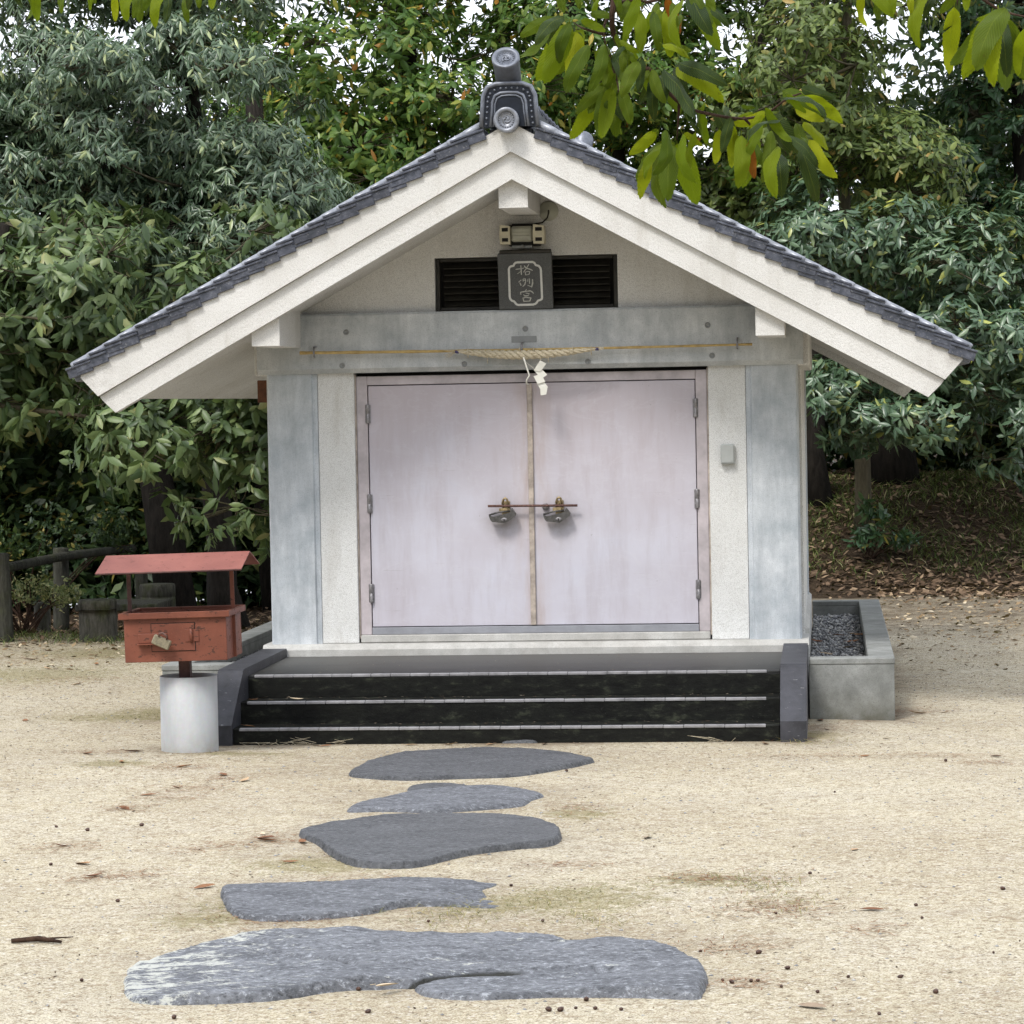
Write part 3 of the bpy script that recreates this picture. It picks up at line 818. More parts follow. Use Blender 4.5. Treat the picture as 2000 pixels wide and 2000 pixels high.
gx = axis(-8, 6, .09, 700)
gy = axis(-13, 22, .11, 700)
GX, GY = np.meshgrid(gx, gy)
GZ = height(GX, GY)
gv = np.stack([GX, GY, GZ], -1).reshape(-1, 3)
nx, ny = len(gx), len(gy)
ii = (np.arange(ny - 1)[:, None] * nx + np.arange(nx - 1)[None]).reshape(-1)
gf = np.stack([ii, ii + 1, ii + nx + 1, ii + nx], 1)
litter = np.maximum(smooth(9.6, 11.6, GY + .5 * lump(GX * 1.5, GY * 1.5) * .3) * smooth(-3, 0, GX), smooth(7.2, 8.6, GY - .0 * GX) * smooth(-1, -3, GX))
litter = np.maximum(litter, .5 * smooth(4.0, 8.5, GY))
moss = np.zeros_like(GX)
for mx, my, rx, ry in MOSS:
    moss = np.maximum(moss, np.exp(-(((GX - mx) / rx) ** 2 + ((GY - my) / ry) ** 2)))
moss = np.maximum(moss, .55 * smooth(1.0, 4.0, GY) * smooth(-2.2, -3.2, GX) * (1 - smooth(7, 9, GY)))
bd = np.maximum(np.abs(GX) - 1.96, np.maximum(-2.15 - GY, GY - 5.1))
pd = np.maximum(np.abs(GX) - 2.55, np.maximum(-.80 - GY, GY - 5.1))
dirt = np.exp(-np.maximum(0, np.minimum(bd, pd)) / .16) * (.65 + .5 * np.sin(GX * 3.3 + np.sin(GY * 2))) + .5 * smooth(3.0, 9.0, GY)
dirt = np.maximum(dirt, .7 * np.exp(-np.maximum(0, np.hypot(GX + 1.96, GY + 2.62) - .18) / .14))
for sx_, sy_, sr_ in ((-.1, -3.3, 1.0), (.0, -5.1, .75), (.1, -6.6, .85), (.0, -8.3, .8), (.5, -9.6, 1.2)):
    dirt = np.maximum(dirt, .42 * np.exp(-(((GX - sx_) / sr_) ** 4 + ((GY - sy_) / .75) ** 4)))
tag(fast_mesh('ground', gv, gf, 'ground', None, None, True, {'litter': litter.ravel(), 'moss': moss.ravel(), 'dirt': dirt.ravel()}), kind='structure')

wv = np.array([(-90, 15.5, -.55), (-3.8, 15.5, -.55), (-3.8, 120, -.55), (-90, 120, -.55)])
tag(fast_mesh('pond_water', wv, np.array([[0, 1, 2, 3]]), 'water'), kind='structure')

# ------------------------------------------------------------------ the shrine storehouse
SL = .5375          # roof slope
shrine = root('shrine_hall', (0, 2.1, 0), 'small white stucco shrine hall with tiled gable roof and pink double doors', 'shrine')
MB().box(-1.86, 1.86, .30, 4.25, .0, 2.86, .02).build('inner_wall', 'stucco', shrine)
for s in (-1, 1):
    x0, x1 = sorted((s * 1.915, s * 1.545))
    ia, ib = (.014, .040) if s < 0 else (.040, .014)
    p = MB().prism([(x0, .026), (x0 + ia - .01, .018), (x0 + ia, 0), (x1 - ib, 0), (x1 - ib + .01, .018), (x1, .026), (x1, .42), (x0, .42)], .487, 2.452, 'z').build('pillar', 'concrete', shrine)
    x0, x1 = sorted((s * 1.543, s * 1.277))
    MB().box(x0, x1, .028, .4, .489, 2.448, .004).build('wall_panel', 'stucco_shade_lift', shrine)
    x0, x1 = sorted((s * 1.935, s * 1.90))
    MB().box(x0, x1, .425, 3.9, .40, 2.45, .004).build('side_wall', 'stucco', shrine)
    x0, x1 = sorted((s * 1.945, s * 1.56))
    MB().box(x0, x1, 3.905, 4.27, .40, 2.45, .008).build('pillar', 'concrete', shrine)
    x0, x1 = sorted((s * 2.0, s * 1.885))
    MB().box(x0, x1, .012, 4.33, 2.435, 2.86, .012).build('side_beam', 'stucco', shrine)
    # eave purlin, its end shows as a white block beside the beam
    x0, x1 = sorted((s * 1.838, s * 1.642))
    top = 3.77 - SL * 1.642 + .02
    MB().prism([(x0, 2.632), (x1, 2.632), (x1, 3.79 - SL * abs(x1)), (x0, 3.79 - SL * abs(x0))], -.90, 5.2).build('eave_purlin', 'stucco', shrine)
    # narrow mortar joint between frame and stucco
    x0, x1 = sorted((s * 1.2765, s * 1.266))
    MB().box(x0, x1, .05, .12, .52, 2.43, 0).build('mortar_joint', 'stile', shrine)

# front beam with chamfered lower edge and tie holes
beam = MB().prism([(-.06, 2.476), (-.06, 2.855), (-.048, 2.871), (.30, 2.871), (.30, 2.443), (-.02, 2.443)], -1.966, 1.956, 'x').build('front_beam', 'beam', shrine)
hole = MB().lathe([(.021, .0), (.021, .004), (.014, .004), (.013, -.02)], 14, Matrix.Rotation(R(90), 4, 'X')).mesh('tie_hole')
hole.materials.append(M['plastic_d'])
for hx, hz in ((-1.311, 2.737), (-1.344, 2.498), (-.459, 2.491), (-.016, 2.734), (1.284, 2.731), (1.313, 2.515), (.427, 2.491)):
    piece('tie_hole', hole, beam, (hx, -.0605, hz))
MB().box(-.117, .063, -.0635, -.060, 2.636, 2.682, .0).build('tape_patch', 'plastic_d', beam)
# gable wall round the louvre opening
zt = lambda x: 3.79 - SL * abs(x)
MB().prism([(-1.69, 2.873), (-.672, 2.873), (-.672, 3.256), (.645, 3.256), (.645, 2.873), (1.69, 2.873), (1.69, zt(1.69)), (0, zt(0)), (-1.69, zt(1.69))], .02, .28).build('gable_wall', 'stucco', shrine)
MB().prism([(-1.95, 2.45), (1.95, 2.45), (1.95, zt(1.95)), (0, zt(0)), (-1.95, zt(1.95))], 4.0, 4.30).build('rear_gable_wall', 'stucco', shrine)
# louvre
lou = MB()
for a, b, c, d in ((-.668, -.640, 2.876, 3.252), (.613, .641, 2.876, 3.252), (-.638, .611, 3.228, 3.252), (-.638, .611, 2.876, 2.902), (-.03, .0, 2.904, 3.226)):
    lou.box(a, b, .062, .12, c, d, .003)
louvre = lou.build('louvre_frame', 'dark_metal', shrine)
slat = MB().prism([(.066, .0), (.070, -.006), (.135, .046), (.131, .052)], -.612, .584, 'x').mesh('louvre_slat')
slat.materials.append(M['dark_metal'])
for k in range(7):
    piece('louvre_slat', slat, louvre, (-.0, .0, 2.912 + .045 * k))
MB().box(-.669, .642, .15, .27, 2.876, 3.252, 0).build('louvre_back', 'gap', shrine)
MB().prism([(-.10, 3.543), (.10, 3.543), (.10, zt(.1)), (0, zt(0)), (-.10, zt(.1))], -.885, 5.2).build('ridge_purlin', 'stucco', shrine)

# plinth and threshold
MB().prism([(-.10, .0), (-.10, .452), (-.055, .488), (.5, .488), (.5, .0)], -1.965, 1.965, 'x').build('plinth', 'plinth', shrine)
for s in (-1, 1):
    x0, x1 = sorted((s * 1.966, s * 1.80))
    MB().box(x0, x1, .502, 4.36, 0, .55, .03).build('side_plinth', 'plinth', shrine)
MB().box(-1.264, 1.264, .03, .3, .490, .5455, .006).build('threshold', 'plinth', shrine)
MB().box(-1.263, 1.263, .112, .3, .546, 2.44, 0).build('door_backing', 'gap', shrine)
fr = MB()
fr.box(-1.265, -1.186, .056, .11, .5465, 2.418, .003)
fr.box(1.186, 1.265, .056, .11, .5465, 2.418, .003)
fr.box(-1.185, 1.185, .0565, .11, 2.354, 2.4175, .003)
frame = fr.build('door_frame', 'jamb', shrine)
MB().box(-1.183, 1.183, .052, .11, .547, .598, .003).build('kick_plate', 'kick', frame)
hin = MB().lathe([(.0115, -.069), (.0135, -.062), (.0135, -.002), (.0115, 0), (.0135, .002), (.0135, .062), (.0115, .069)], 10).box(-.02, .02, .006, .012, -.066, .066, .001).mesh('hinge')
hin.materials.append(M['hinge'])
for s in (-1, 1):
    x0, x1 = sorted((s * 1.180, s * .004))
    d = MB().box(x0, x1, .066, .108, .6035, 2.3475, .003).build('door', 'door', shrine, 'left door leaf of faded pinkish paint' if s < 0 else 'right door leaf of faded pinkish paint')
    for z in (2.146, 1.497, .848):
        piece('hinge', hin, d, (s * 1.184, .050, z))
    hx = -.193 if s < 0 else .195
    st = MB().tube([(hx - .021, .066, 1.452), (hx - .021, .03, 1.49), (hx - .012, .022, 1.515), (hx, .02, 1.524), (hx + .012, .022, 1.515), (hx + .021, .03, 1.49), (hx + .021, .066, 1.452)], .0085, 8)
    st.box(hx - .03, hx + .03, .058, .0655, 1.40, 1.50, .002)
    st.box(hx - .045, hx + .018, .008, .03, 1.425, 1.452, .003)
    st.build('staple', 'brass', d)
    if s > 0:
        MB().lathe([(.026, 0), (.026, .012), (.014, .026)], 14, Matrix.Translation((.095, .066, 1.455)) @ Matrix.Rotation(R(90), 4, 'X')).build('door_pull', 'hinge', d)
        MB().box(.0, .002, .06, .0655, 1.32, 1.36, 0).build('keyhole', 'gap', d)
        MB().box(-.026, .012, .046, .0655, .604, 2.347, .004).build('meeting_stile', 'stile', d)

# roof: two slopes, boards along the gables, tiles
roof = MB()
for s in (-1, 1):
    q = [(0, 3.77), (s * 2.76, 3.77 - SL * 2.76), (s * 2.95, 2.36), (s * 3.02, 2.455), (0, 4.085)]
    roof.prism(q if s > 0 else q[::-1], -.93, 5.23)
roof = roof.build('roof', 'stucco', shrine)
for ya, yb, yc, yd in ((-1.0, -.925, -.962, -.86), (5.225, 5.30, 5.16, 5.262)):
    for s in (-1, 1):
        up = [(0, 4.118), (s * 3.02, 2.478), (s * 3.03, 2.438), (s * 2.910, 2.3075), (0, 3.918)]
        MB().prism(up, ya, yb).build('upper_barge_board', 'stucco', roof)
        lo = [(0, 3.917), (s * 2.905, 2.306), (s * 2.888, 2.279), (s * 2.798, 2.192), (0, 3.733)]
        MB().prism(lo, yc, yd).build('lower_barge_board', 'stucco', roof)

TILT = R(18.6)
rt = MB()
rt.box(0, .238, .0, .024, -.010, .052, .003)                 # apron hanging over the board
rt.box(-.004, .243, -.012, .30, .0505, .066, .003)        # top plate
rake = rt.mesh('rake_tile')
rake.materials.append(M['tile'])
rt = MB().tube([(-.005, .030, .092), (.125, .030, .0725), (.14, .030, .0690)], [.028, .028, .024], 10).tube([(.0, .10, .09), (.13, .10, .07)], .03, 8)
roll = rt.mesh('edge_roll_tile')
roll.materials.append(M['tile_w'])  # light tone stands in for sky reflected on the roll tops
for row in range(26):
    cx, cz = .159 + .1108 * row, 4.015 - .06075 * row
    for s in (-1, 1):
        j = random.uniform(-.006, .006)
        for y, mir in ((-1.027, 1), (5.327, -1)):
            piece('rake_tile', rake, roof, (s * (cx + .004), y + j, cz + random.uniform(-.003, .003)),
                  (0, (TILT if s > 0 else -TILT) + random.uniform(-.012, .012), 0), (s * (1 if row < 25 else .76), mir, 1))
            piece('edge_roll_tile', roll, roof, (s * (cx + .004), y + j * .5, cz), (0, TILT if s > 0 else -TILT, 0), (s, mir, 1))
# field of curved tiles
for s in (-1, 1):
    us = np.linspace(.05, 3.07, 28)
    ys = np.linspace(-.9, 5.2, 190)
    vv, ff = [], []
    for i in range(27):
        a, b = us[i] - .01, us[i + 1] + .02
        for k, u in enumerate((a, b, b)):
            for y in ys:
                w = .022 * math.sin(y * 2 * math.pi / .265) + .03
                z = 4.075 - SL * u + w * .8 + (.028 if k == 1 else (.008 if k == 2 else 0))
                vv.append((s * u, y, z))
        n = len(ys)
        o = i * 3 * n
        for k in range(2):
            for j in range(n - 1):
                ff.append((o + k * n + j, o + k * n + j + 1, o + (k + 1) * n + j + 1, o + (k + 1) * n + j))
    tag(fast_mesh('tile_field', np.array(vv), np.array(ff), 'tile', roof), kind='stuff')
# eave end tiles
et = MB().box(-.06, .06, .0, .26, -.04, .012, .006).mesh('eave_tile')
et.materials.append(M['tile_l'])
for s in (-1, 1):
    for k in range(23):
        piece('eave_tile', et, roof, (s * 3.035, -.96 + .265 * k, 2.470), (0, s * R(26), 0))

# ridge
rg = MB()
for k in range(4):
    w = .150 - .012 * k
    rg.box(-w, w, -.93, 5.23, 4.03 + .062 * k, 4.03 + .062 * k + .054, .008)
ridge = rg.build('ridge', 'tile', shrine)
cap = MB()
vv = []
for y in (0, .30):
    for k in range(11):
        t = math.pi * k / 10
        vv.append((.095 * math.cos(t), y, .085 * math.sin(t)))
cap.add(vv, [(k, k + 1, k + 12, k + 11) for k in range(10)] + [tuple(range(10, -1, -1)), tuple(range(11, 22))], True)
cap.tube([(-.10, .285, 0), (-.075, .285, .068), (0, .285, .095), (.075, .285, .068), (.10, .285, 0)], .012, 6)
capm = cap.mesh('ridge_cap')
capm.materials.append(M['tile'])
for k in range(20):
    piece('ridge_cap', capm, ridge, (0, -.90 + .305 * k, 4.272))

def crest(mb, r, m):
    """round tile face: rim, bead ring and a three-comma swirl"""
    for k in range(18):
        t = 2 * math.pi * k / 18
        p = m @ Vector((r * .56 * math.cos(t), r * .56 * math.sin(t), .003))
        mb.ball(p, r * .062, 6)
    for k in range(3):
        pts, rad = [], []
        for q in range(8):
            t = 2 * math.pi * k / 3 + q * .33
            rr = r * (.13 + .030 * q)
            pts.append(m @ Vector((rr * math.cos(t), rr * math.sin(t), .004)))
            rad.append(r * (.10 - .0105 * q))
        mb.tube(pts, rad, 6)

def round_tile(r, length, m, parent, sub, mat='tile_l'):
    b = MB().lathe([(r * .93, -length), (r * .95, -.02), (r, -.012), (r, .012), (r * .985, .016), (r * .70, .016), (r * .68, .002), (.001, .002)], 36, m)
    t = b.build(sub, mat, parent)
    c = MB()
    crest(c, r, m)
    c.build('crest', 'tile_l', t) if parent.parent is None else c.build(sub + '_crest', mat, parent)
    return t
for yy, sy in ((-1.03, 1), (5.33, -1)):
    m_dn = Matrix.Translation((-.012, yy - .09 * sy, 4.122)) @ Matrix.Rotation(R(90 * sy), 4, 'X')
    round_tile(.086, .12, m_dn, ridge, 'round_end_tile', 'tile_w')
    m_up = Matrix.Translation((-.012, yy - .055 * sy, 4.538)) @ Matrix.Rotation(R(52 * sy), 4, 'X')
    round_tile(.095, .21, m_up, ridge, 'raised_end_tile')
    arch = lambda w, h, z0=4.085: [(-w - .012, yy, z0), (-w, yy, z0 + h * .45), (-w * .97, yy, z0 + h * .72), (-w * .82, yy, z0 + h * .91), (-w * .5, yy, z0 + h * .985), (0, yy, z0 + h), (w * .5, yy, z0 + h * .985), (w * .82, yy, z0 + h * .91), (w * .97, yy, z0 + h * .72), (w, yy, z0 + h * .45), (w + .012, yy, z0)]
    og = MB()
    outl = arch(.19, .30)
    og.prism([(p[0], p[2]) for p in outl], yy + .0 * sy, yy + .10 * sy)
    orn = og.build('ridge_end_tile', 'tile_d', ridge)
    og = MB()
    og.tube([(x, yy - .004 * sy, z) for x, y, z in arch(.182, .294)], .0155, 8)
    og.tube([(x, yy - .004 * sy, z) for x, y, z in arch(.118, .232)], .0105, 8)
    og.tube([(x, yy - .004 * sy, z) for x, y, z in arch(.10, .212)], .006, 8)
    og.build('ornament_rim', 'tile_l', ridge)
    og = MB()
    pth = arch(.150, .262)
    for i in range(len(pth) - 1):
        a, b = Vector(pth[i]), Vector(pth[i + 1])
        k = max(1, round((b - a).length / .036))
        for q in range(k):
            p = a.lerp(b, (q + .5) / k)
            og.ball((p.x, yy - .004 * sy, p.z), .0085, 6)
    og.build('ornament_bead', 'tile_l', ridge)

# ------------------------------------------------------------------ steps
steps = root('stone_steps', (0, -1.2, 0), 'black stone steps with pale nosing tiles in front of the pink doors', 'steps')
SY, SZ = (-2.11, -1.83, -1.552), (.107, .254, .406)
nos = MB().box(-.0645, .0645, -.006, .034, -.016, .003, .003).mesh('nosing_tile')
nos.materials.append(M['nosing'])
for k in range(3):
    y1 = SY[k + 1] + .02 if k < 2 else -.102
    mt = 'step' if k < 2 else 'tread'
    st = MB().box(-1.79, 1.784, SY[k], y1 if k == 2 else -.3, -.05 if k == 0 else SZ[k - 1] - .02, SZ[k], .006).build('step' if k < 2 else 'landing', mt, steps)
    if k == 2:
        MB().box(-1.789, 1.783, SY[k] - .003, SY[k] + .02, SZ[1], SZ[2] - .022, .002).build('landing_riser', 'step', steps)
    n = 26
    x0, x1 = -1.745, 1.695
    w = (x1 - x0) / n
    for i in range(n):
        piece('nosing_tile', nos, st, (x0 + w * (i + .5), SY[k] + random.uniform(-.001, .001), SZ[k] + random.uniform(-.0008, .0008)), (0, 0, 0), (w * .985 / .129, 1, 1))
for s in (-1, 1):
    x0, x1 = sorted((s * 1.957, s * 1.7865))
    MB().prism([(-2.15, -.05), (-2.15, .133), (-1.73, .452), (-1.69, .462), (-.104, .466), (-.104, -.05)], x0, x1, 'x').build('cheek_wall', 'cheek', steps)

# ------------------------------------------------------------------ drain beds each side
def bed(s, label):
    b = root('gravel_bed', (s * 2.25, 2.1, 0), label, 'gravel bed', 'gravel beds along the side walls')
    X = lambda a, c: sorted((s * a, s * c))
    for nm, (x0, x1), y0, y1 in (('front_kerb', X(1.967, 2.548), -.798, -.625), ('side_kerb', X(2.376, 2.548), -.6245, 4.94), ('rear_kerb', X(1.967, 2.548), 4.9405, 5.12)):
        k = MB().box(x0, x1, y0, y1, -.08, .3735, .004).build(nm, 'kerb', b)
        e = .004
        MB().box(x0 - (e if s < 0 else (0 if nm != 'side_kerb' else e)), x1 + (e if s > 0 else (0 if nm != 'side_kerb' else e)), y0 - (e if nm == 'front_kerb' else 0), y1 + (e if nm == 'rear_kerb' else 0), .374, .416, .005).build('kerb_cap', 'kerb', k)
    x0, x1 = X(1.97, 2.374)
    n = 5200
    c = np.stack([RNG.uniform(x0 + .01, x1 - .01, n), RNG.uniform(-.615, 4.93, n), .285 + RNG.uniform(-.02, .018, n)], 1)
    # small irregular octahedra
    dirs = np.array([(1, 0, 0), (-1, 0, 0), (0, 1, 0), (0, -1, 0), (0, 0, 1), (0, 0, -1)], float)
    r = RNG.uniform(.008, .019, (n, 1, 1))
    ang = RNG.uniform(0, np.pi, n)
    v = dirs[None] * r * RNG.uniform(.7, 1.35, (n, 6, 1)) * np.array([1.2, 1, .7])
    ca, sa = np.cos(ang)[:, None], np.sin(ang)[:, None]
    v = np.stack([v[:, :, 0] * ca - v[:, :, 1] * sa, v[:, :, 0] * sa + v[:, :, 1] * ca, v[:, :, 2]], 2) + c[:, None]
    t = np.array([(0, 2, 4), (2, 1, 4), (1, 3, 4), (3, 0, 4), (2, 0, 5), (1, 2, 5), (3, 1, 5), (0, 3, 5)])
    f = (np.arange(n)[:, None, None] * 6 + t[None]).reshape(-1, 3)
    tag(fast_mesh('gravel', v.reshape(-1, 3), f, 'gravel', b, np.repeat(RNG.uniform(0, 1, n), 6), True), kind='stuff')
    MB().box(x0, x1, -.62, 4.935, .0, .262, 0).build('gravel_base', 'kerb', b)
bed(1, 'grey kerbed gravel bed along the right wall of the shrine hall')
bed(-1, 'grey kerbed gravel bed along the left wall, behind the red box')

# ------------------------------------------------------------------ things on the hall
pl = root('stone_plaque', (0, -.07, 2.87), 'dark granite name plaque with white bordered carved characters under the gable', 'plaque')
pl.rotation_euler = (R(9.5), 0, 0)
MB().box(-.199, .187, .0, .055, .004, .402, .003).build('slab', 'granite', pl, local=True)
MB().box(-.185, .183, .0, .05, .403, .425, .003).build('backing_and_shadow', 'dark_metal', pl, local=True)  # dark strip for both the backing plate and the shadow on the wall
K = .000226
def pq(x, y):
    return ((x - 870 - .0655 * (y - 140)) * K - .006, (1850 - y) * K + .006)
def ribbon(mb, pts, w, closed=False, y=-.004):
    P = [Vector((*pq(*p), 0)) for p in pts]
    n = len(P)
    L, Rr = [], []
    for i in range(n):
        a = P[i - 1] if (i or closed) else P[0]
        b = P[(i + 1) % n] if (i < n - 1 or closed) else P[-1]
        d = (b - a).normalized()
        nn = Vector((-d.y, d.x, 0))
        ww = w * K * .5 * (1 if closed else (.75 if i in (0, n - 1) else 1))
        L.append(P[i] + nn * ww)
        Rr.append(P[i] - nn * ww)
    for i in range(n if closed else n - 1):
        j = (i + 1) % n
        q = [L[i], L[j], Rr[j], Rr[i]]
        v = [(p.x, y, p.y) for p in q] + [(p.x, .002, p.y) for p in q]
        mb.add(v, [(0, 1, 2, 3), (0, 4, 5, 1), (1, 5, 6, 2), (2, 6, 7, 3), (3, 7, 4, 0)])
mb = MB()
ribbon(mb, [(395, 575), (420, 515), (470, 490), (545, 475), (560, 425), (600, 385), (660, 372), (1140, 370), (1200, 400), (1240, 470), (1340, 500), (1395, 570), (1412, 640), (1475, 1500), (1470, 1545), (1430, 1575), (1345, 1600), (1320, 1650), (1270, 1700), (1200, 1720), (730, 1722), (670, 1700), (620, 1640), (590, 1605), (510, 1575), (460, 1510), (448, 1440)], 66, True)
mb.build('border', 'chalk', pl, local=True)
chars = [
    [([(770, 470), (785, 600), (800, 770)], 40), ([(610, 592), (760, 576), (870, 556)], 30), ([(790, 650), (670, 735)], 22), ([(880, 480), (905, 525), (955, 562)], 36),
     ([(1025, 440), (950, 572), (860, 690)], 32), ([(950, 566), (1050, 592), (1150, 640)], 34), ([(905, 690), (980, 668), (1065, 668)], 24), ([(915, 690), (935, 770)], 34), ([(1062, 680), (1040, 755)], 32), ([(925, 778), (1045, 758)], 24)],
    [([(800, 930), (715, 1000)], 32), ([(755, 1010), (800, 1110)], 38), ([(850, 905), (862, 980)], 28), ([(850, 903), (930, 900), (942, 965)], 28), ([(860, 948), (932, 944)], 22), ([(942, 960), (915, 1080), (850, 1140)], 36),
     ([(1012, 900), (1005, 985)], 28), ([(1060, 890), (1066, 1060)], 36), ([(1152, 920), (1162, 1050), (1130, 1170)], 46), ([(1000, 1100), (1125, 1152)], 24)],
    [([(975, 1232), (930, 1292)], 30), ([(775, 1322), (900, 1302), (1095, 1282), (1150, 1312), (1205, 1370)], 34), ([(785, 1330), (802, 1395)], 42), ([(890, 1390), (912, 1440), (1040, 1432), (1068, 1370), (950, 1348)], 30),
     ([(858, 1512), (960, 1482), (1135, 1512)], 38), ([(872, 1515), (905, 1620)], 46), ([(1122, 1510), (1088, 1612)], 46), ([(900, 1612), (1092, 1604)], 36)]]
for ch in chars:
    mb = MB()
    for pts, w in ch:
        ribbon(mb, pts, w)
    mb.build('carved_character', 'chalk_d', pl, local=True)

al = root('alarm_lamp', (-.02, .02, 3.40), 'yellowed twin-headed security lamp unit mounted above the stone plaque', 'lamp')
MB().box(-.125, .105, -.06, .02, 3.325, 3.475, .006).build('back_plate', 'cable', al)
mb = MB().box(-.105, .06, -.135, -.058, 3.352, 3.462, .018)
mb.box(-.09, .045, -.141, -.13, 3.36, 3.395, .004)
mb.box(-.085, .04, -.139, -.13, 3.41, 3.418, .002)
mb.box(-.09, .045, -.139, -.13, 3.432, 3.44, .002)
mb.build('lens_cover', 'lens', al)
for x0, x1, in ((-.176, -.104), (.062, .138)):
    h = MB().prism([(x0, 3.335), (x1, 3.333), (x1 + (.004 if x0 > 0 else -.002), 3.40), (x1, 3.462), (x0, 3.472), (x0 - .004, 3.40)], -.150, -.03).build('lamp_head', 'ivory', al)
    MB().box(x0 + .014, x1 - .014, -.153, -.149, 3.352, 3.378, .002).build('window', 'gap', h)
    MB().box(x0 + .014, x1 - .014, -.153, -.149, 3.424, 3.450, .002).build('window', 'gap', h)
MB().box(-.10, .05, -.10, -.03, 3.305, 3.327, .004).lathe([(.013, 0), (.013, .012), (.006, .016)], 12, Matrix.Translation((-.02, -.10, 3.318)) @ Matrix.Rotation(R(90), 4, 'X')).build('sensor', 'plastic_d', al)
jb = root('junction_cover', (.16, .0, 3.57), 'round brownish ceiling cover with a black cable beside the ridge purlin', 'junction cover')
jb.rotation_euler = (0, 0, 0)
MB().lathe([(.072, 0), (.072, .006), (.066, .011), (.001, .012)], 28, Matrix.Translation((.158, .019, 3.572)) @ Matrix.Rotation(R(90), 4, 'X')).build('cover', 'lens', jb)
MB().tube([(.16, .004, 3.575), (.163, -.03, 3.555), (.155, -.05, 3.52), (.12, -.055, 3.487), (.06, -.05, 3.478), (-.10, -.045, 3.478)], .006, 8).build('cable', 'cable', jb)

bp = root('bamboo_pole', (0, -.12, 2.585), 'long thin yellow bamboo pole hung across the front beam', 'pole')
mb = MB()
pts, rad = [], []
for i in range(41):
    u = i / 40
    pts.append((-1.64 + 3.24 * u, -.125, 2.594 - .006 * u - .008 * math.sin(math.pi * u)))
    rad.append(.0115 - .003 * u + (.002 if i % 5 == 0 else 0))
mb.tube(pts, rad, 10)
mb.build('bamboo', 'bamboo', bp)
for hx in (-1.535, -.037, 1.494):
    MB().tube([(hx, -.055, 2.635), (hx, -.13, 2.632), (hx, -.148, 2.60), (hx, -.14, 2.57), (hx, -.115, 2.562)], .007, 8).build('hook', 'hinge', bp)

sh = root('shimenawa_rope', (0, -.14, 2.56), 'twisted straw rope tied under the bamboo pole above the doors', 'rope')
for k in range(3):
    pts, rad = [], []
    for i in range(121):
        u = i / 120
        x = -.50 + 1.02 * u
        fat = math.sin(math.pi * min(1, max(0, u ** .85))) ** .8
        R0 = .003 + .0155 * fat
        zc = 2.580 - .034 * math.sin(math.pi * u)
        t = u * 2 * math.pi * 7 + 2 * math.pi * k / 3
        pts.append((x, -.158 + R0 * math.cos(t), zc + R0 * math.sin(t)))
        rad.append(.003 + .0135 * fat)
    MB().tube(pts, rad, 8).build('strand', 'straw', sh)
mb = MB()
for k in range(16):
    a = random.uniform(-.25, .35)
    mb.tube([(-.49, -.158, 2.578), (-.53, -.158 + random.uniform(-.01, .01), 2.575 - a * .05), (-.56 - random.uniform(0, .05), -.158 + random.uniform(-.02, .02), 2.566 - a * .12)], [.0016, .0012, .0006], 4)
mb.build('tassel', 'straw', sh)
for x in (-.50, .50, ):
    MB().tube([(x - .012, -.156, 2.578), (x + .014, -.156, 2.576)], .011, 10).build('tape', 'ribbon', sh)
MB().tube([(.515, -.158, 2.577), (.55, -.158, 2.585)], [.011, .008], 8).build('rope_end', 'straw', sh)
for x in (-.31, -.05, .05, .33, -.42, .46):
    MB().tube([(x, -.158 + .028 * math.cos(t), 2.567 + .033 * math.sin(t)) for t in np.linspace(0, 6.3, 12)], .0022, 5).build('tie_cord', 'straw', sh)
for x in (-.28, .10, .155):
    MB().tube([(x, -.185, 2.535), (x + .003, -.187, 2.49)], .0022, 5).build('straw_end', 'straw', sh)
# folded paper streamer
pp = root('paper_streamer', (.06, -.19, 2.5), 'zigzag white paper streamer hanging from the straw rope', 'streamer')
quads = [[(-.035, 2.520), (-.012, 2.498), (.068, 2.430), (.048, 2.455)],
         [(.100, 2.505), (.142, 2.480), (.098, 2.424), (.052, 2.436)],
         [(.052, 2.436), (.098, 2.452), (.146, 2.402), (.104, 2.372)],
         [(.050, 2.392), (.104, 2.410), (.132, 2.352), (.078, 2.338)],
         [(.070, 2.345), (.118, 2.362), (.150, 2.312), (.100, 2.292)],
         [(.096, 2.300), (.148, 2.320), (.138, 2.262), (.098, 2.256)]]
for i, q in enumerate(quads):
    y = -.186 - .010 * (i % 2)
    v = [(x, y + (.006 if k in (1, 2) else -.004), z) for k, (x, z) in enumerate(q)]
    v += [(a, b + .0012, c) for a, b, c in v]
    MB().add(v, [(0, 1, 2, 3), (7, 6, 5, 4), (0, 4, 5, 1), (1, 5, 6, 2), (2, 6, 7, 3), (3, 7, 4, 0)]).build('paper_fold', 'paper', pp)
MB().tube([(-.02, -.19, 2.53), (.0, -.19, 2.46), (.02, -.188, 2.40), (.0, -.188, 2.37), (-.005, -.15, 2.34), (-.004, -.0, 2.335)], .006, 6).build('paper_tail', 'paper', pp)

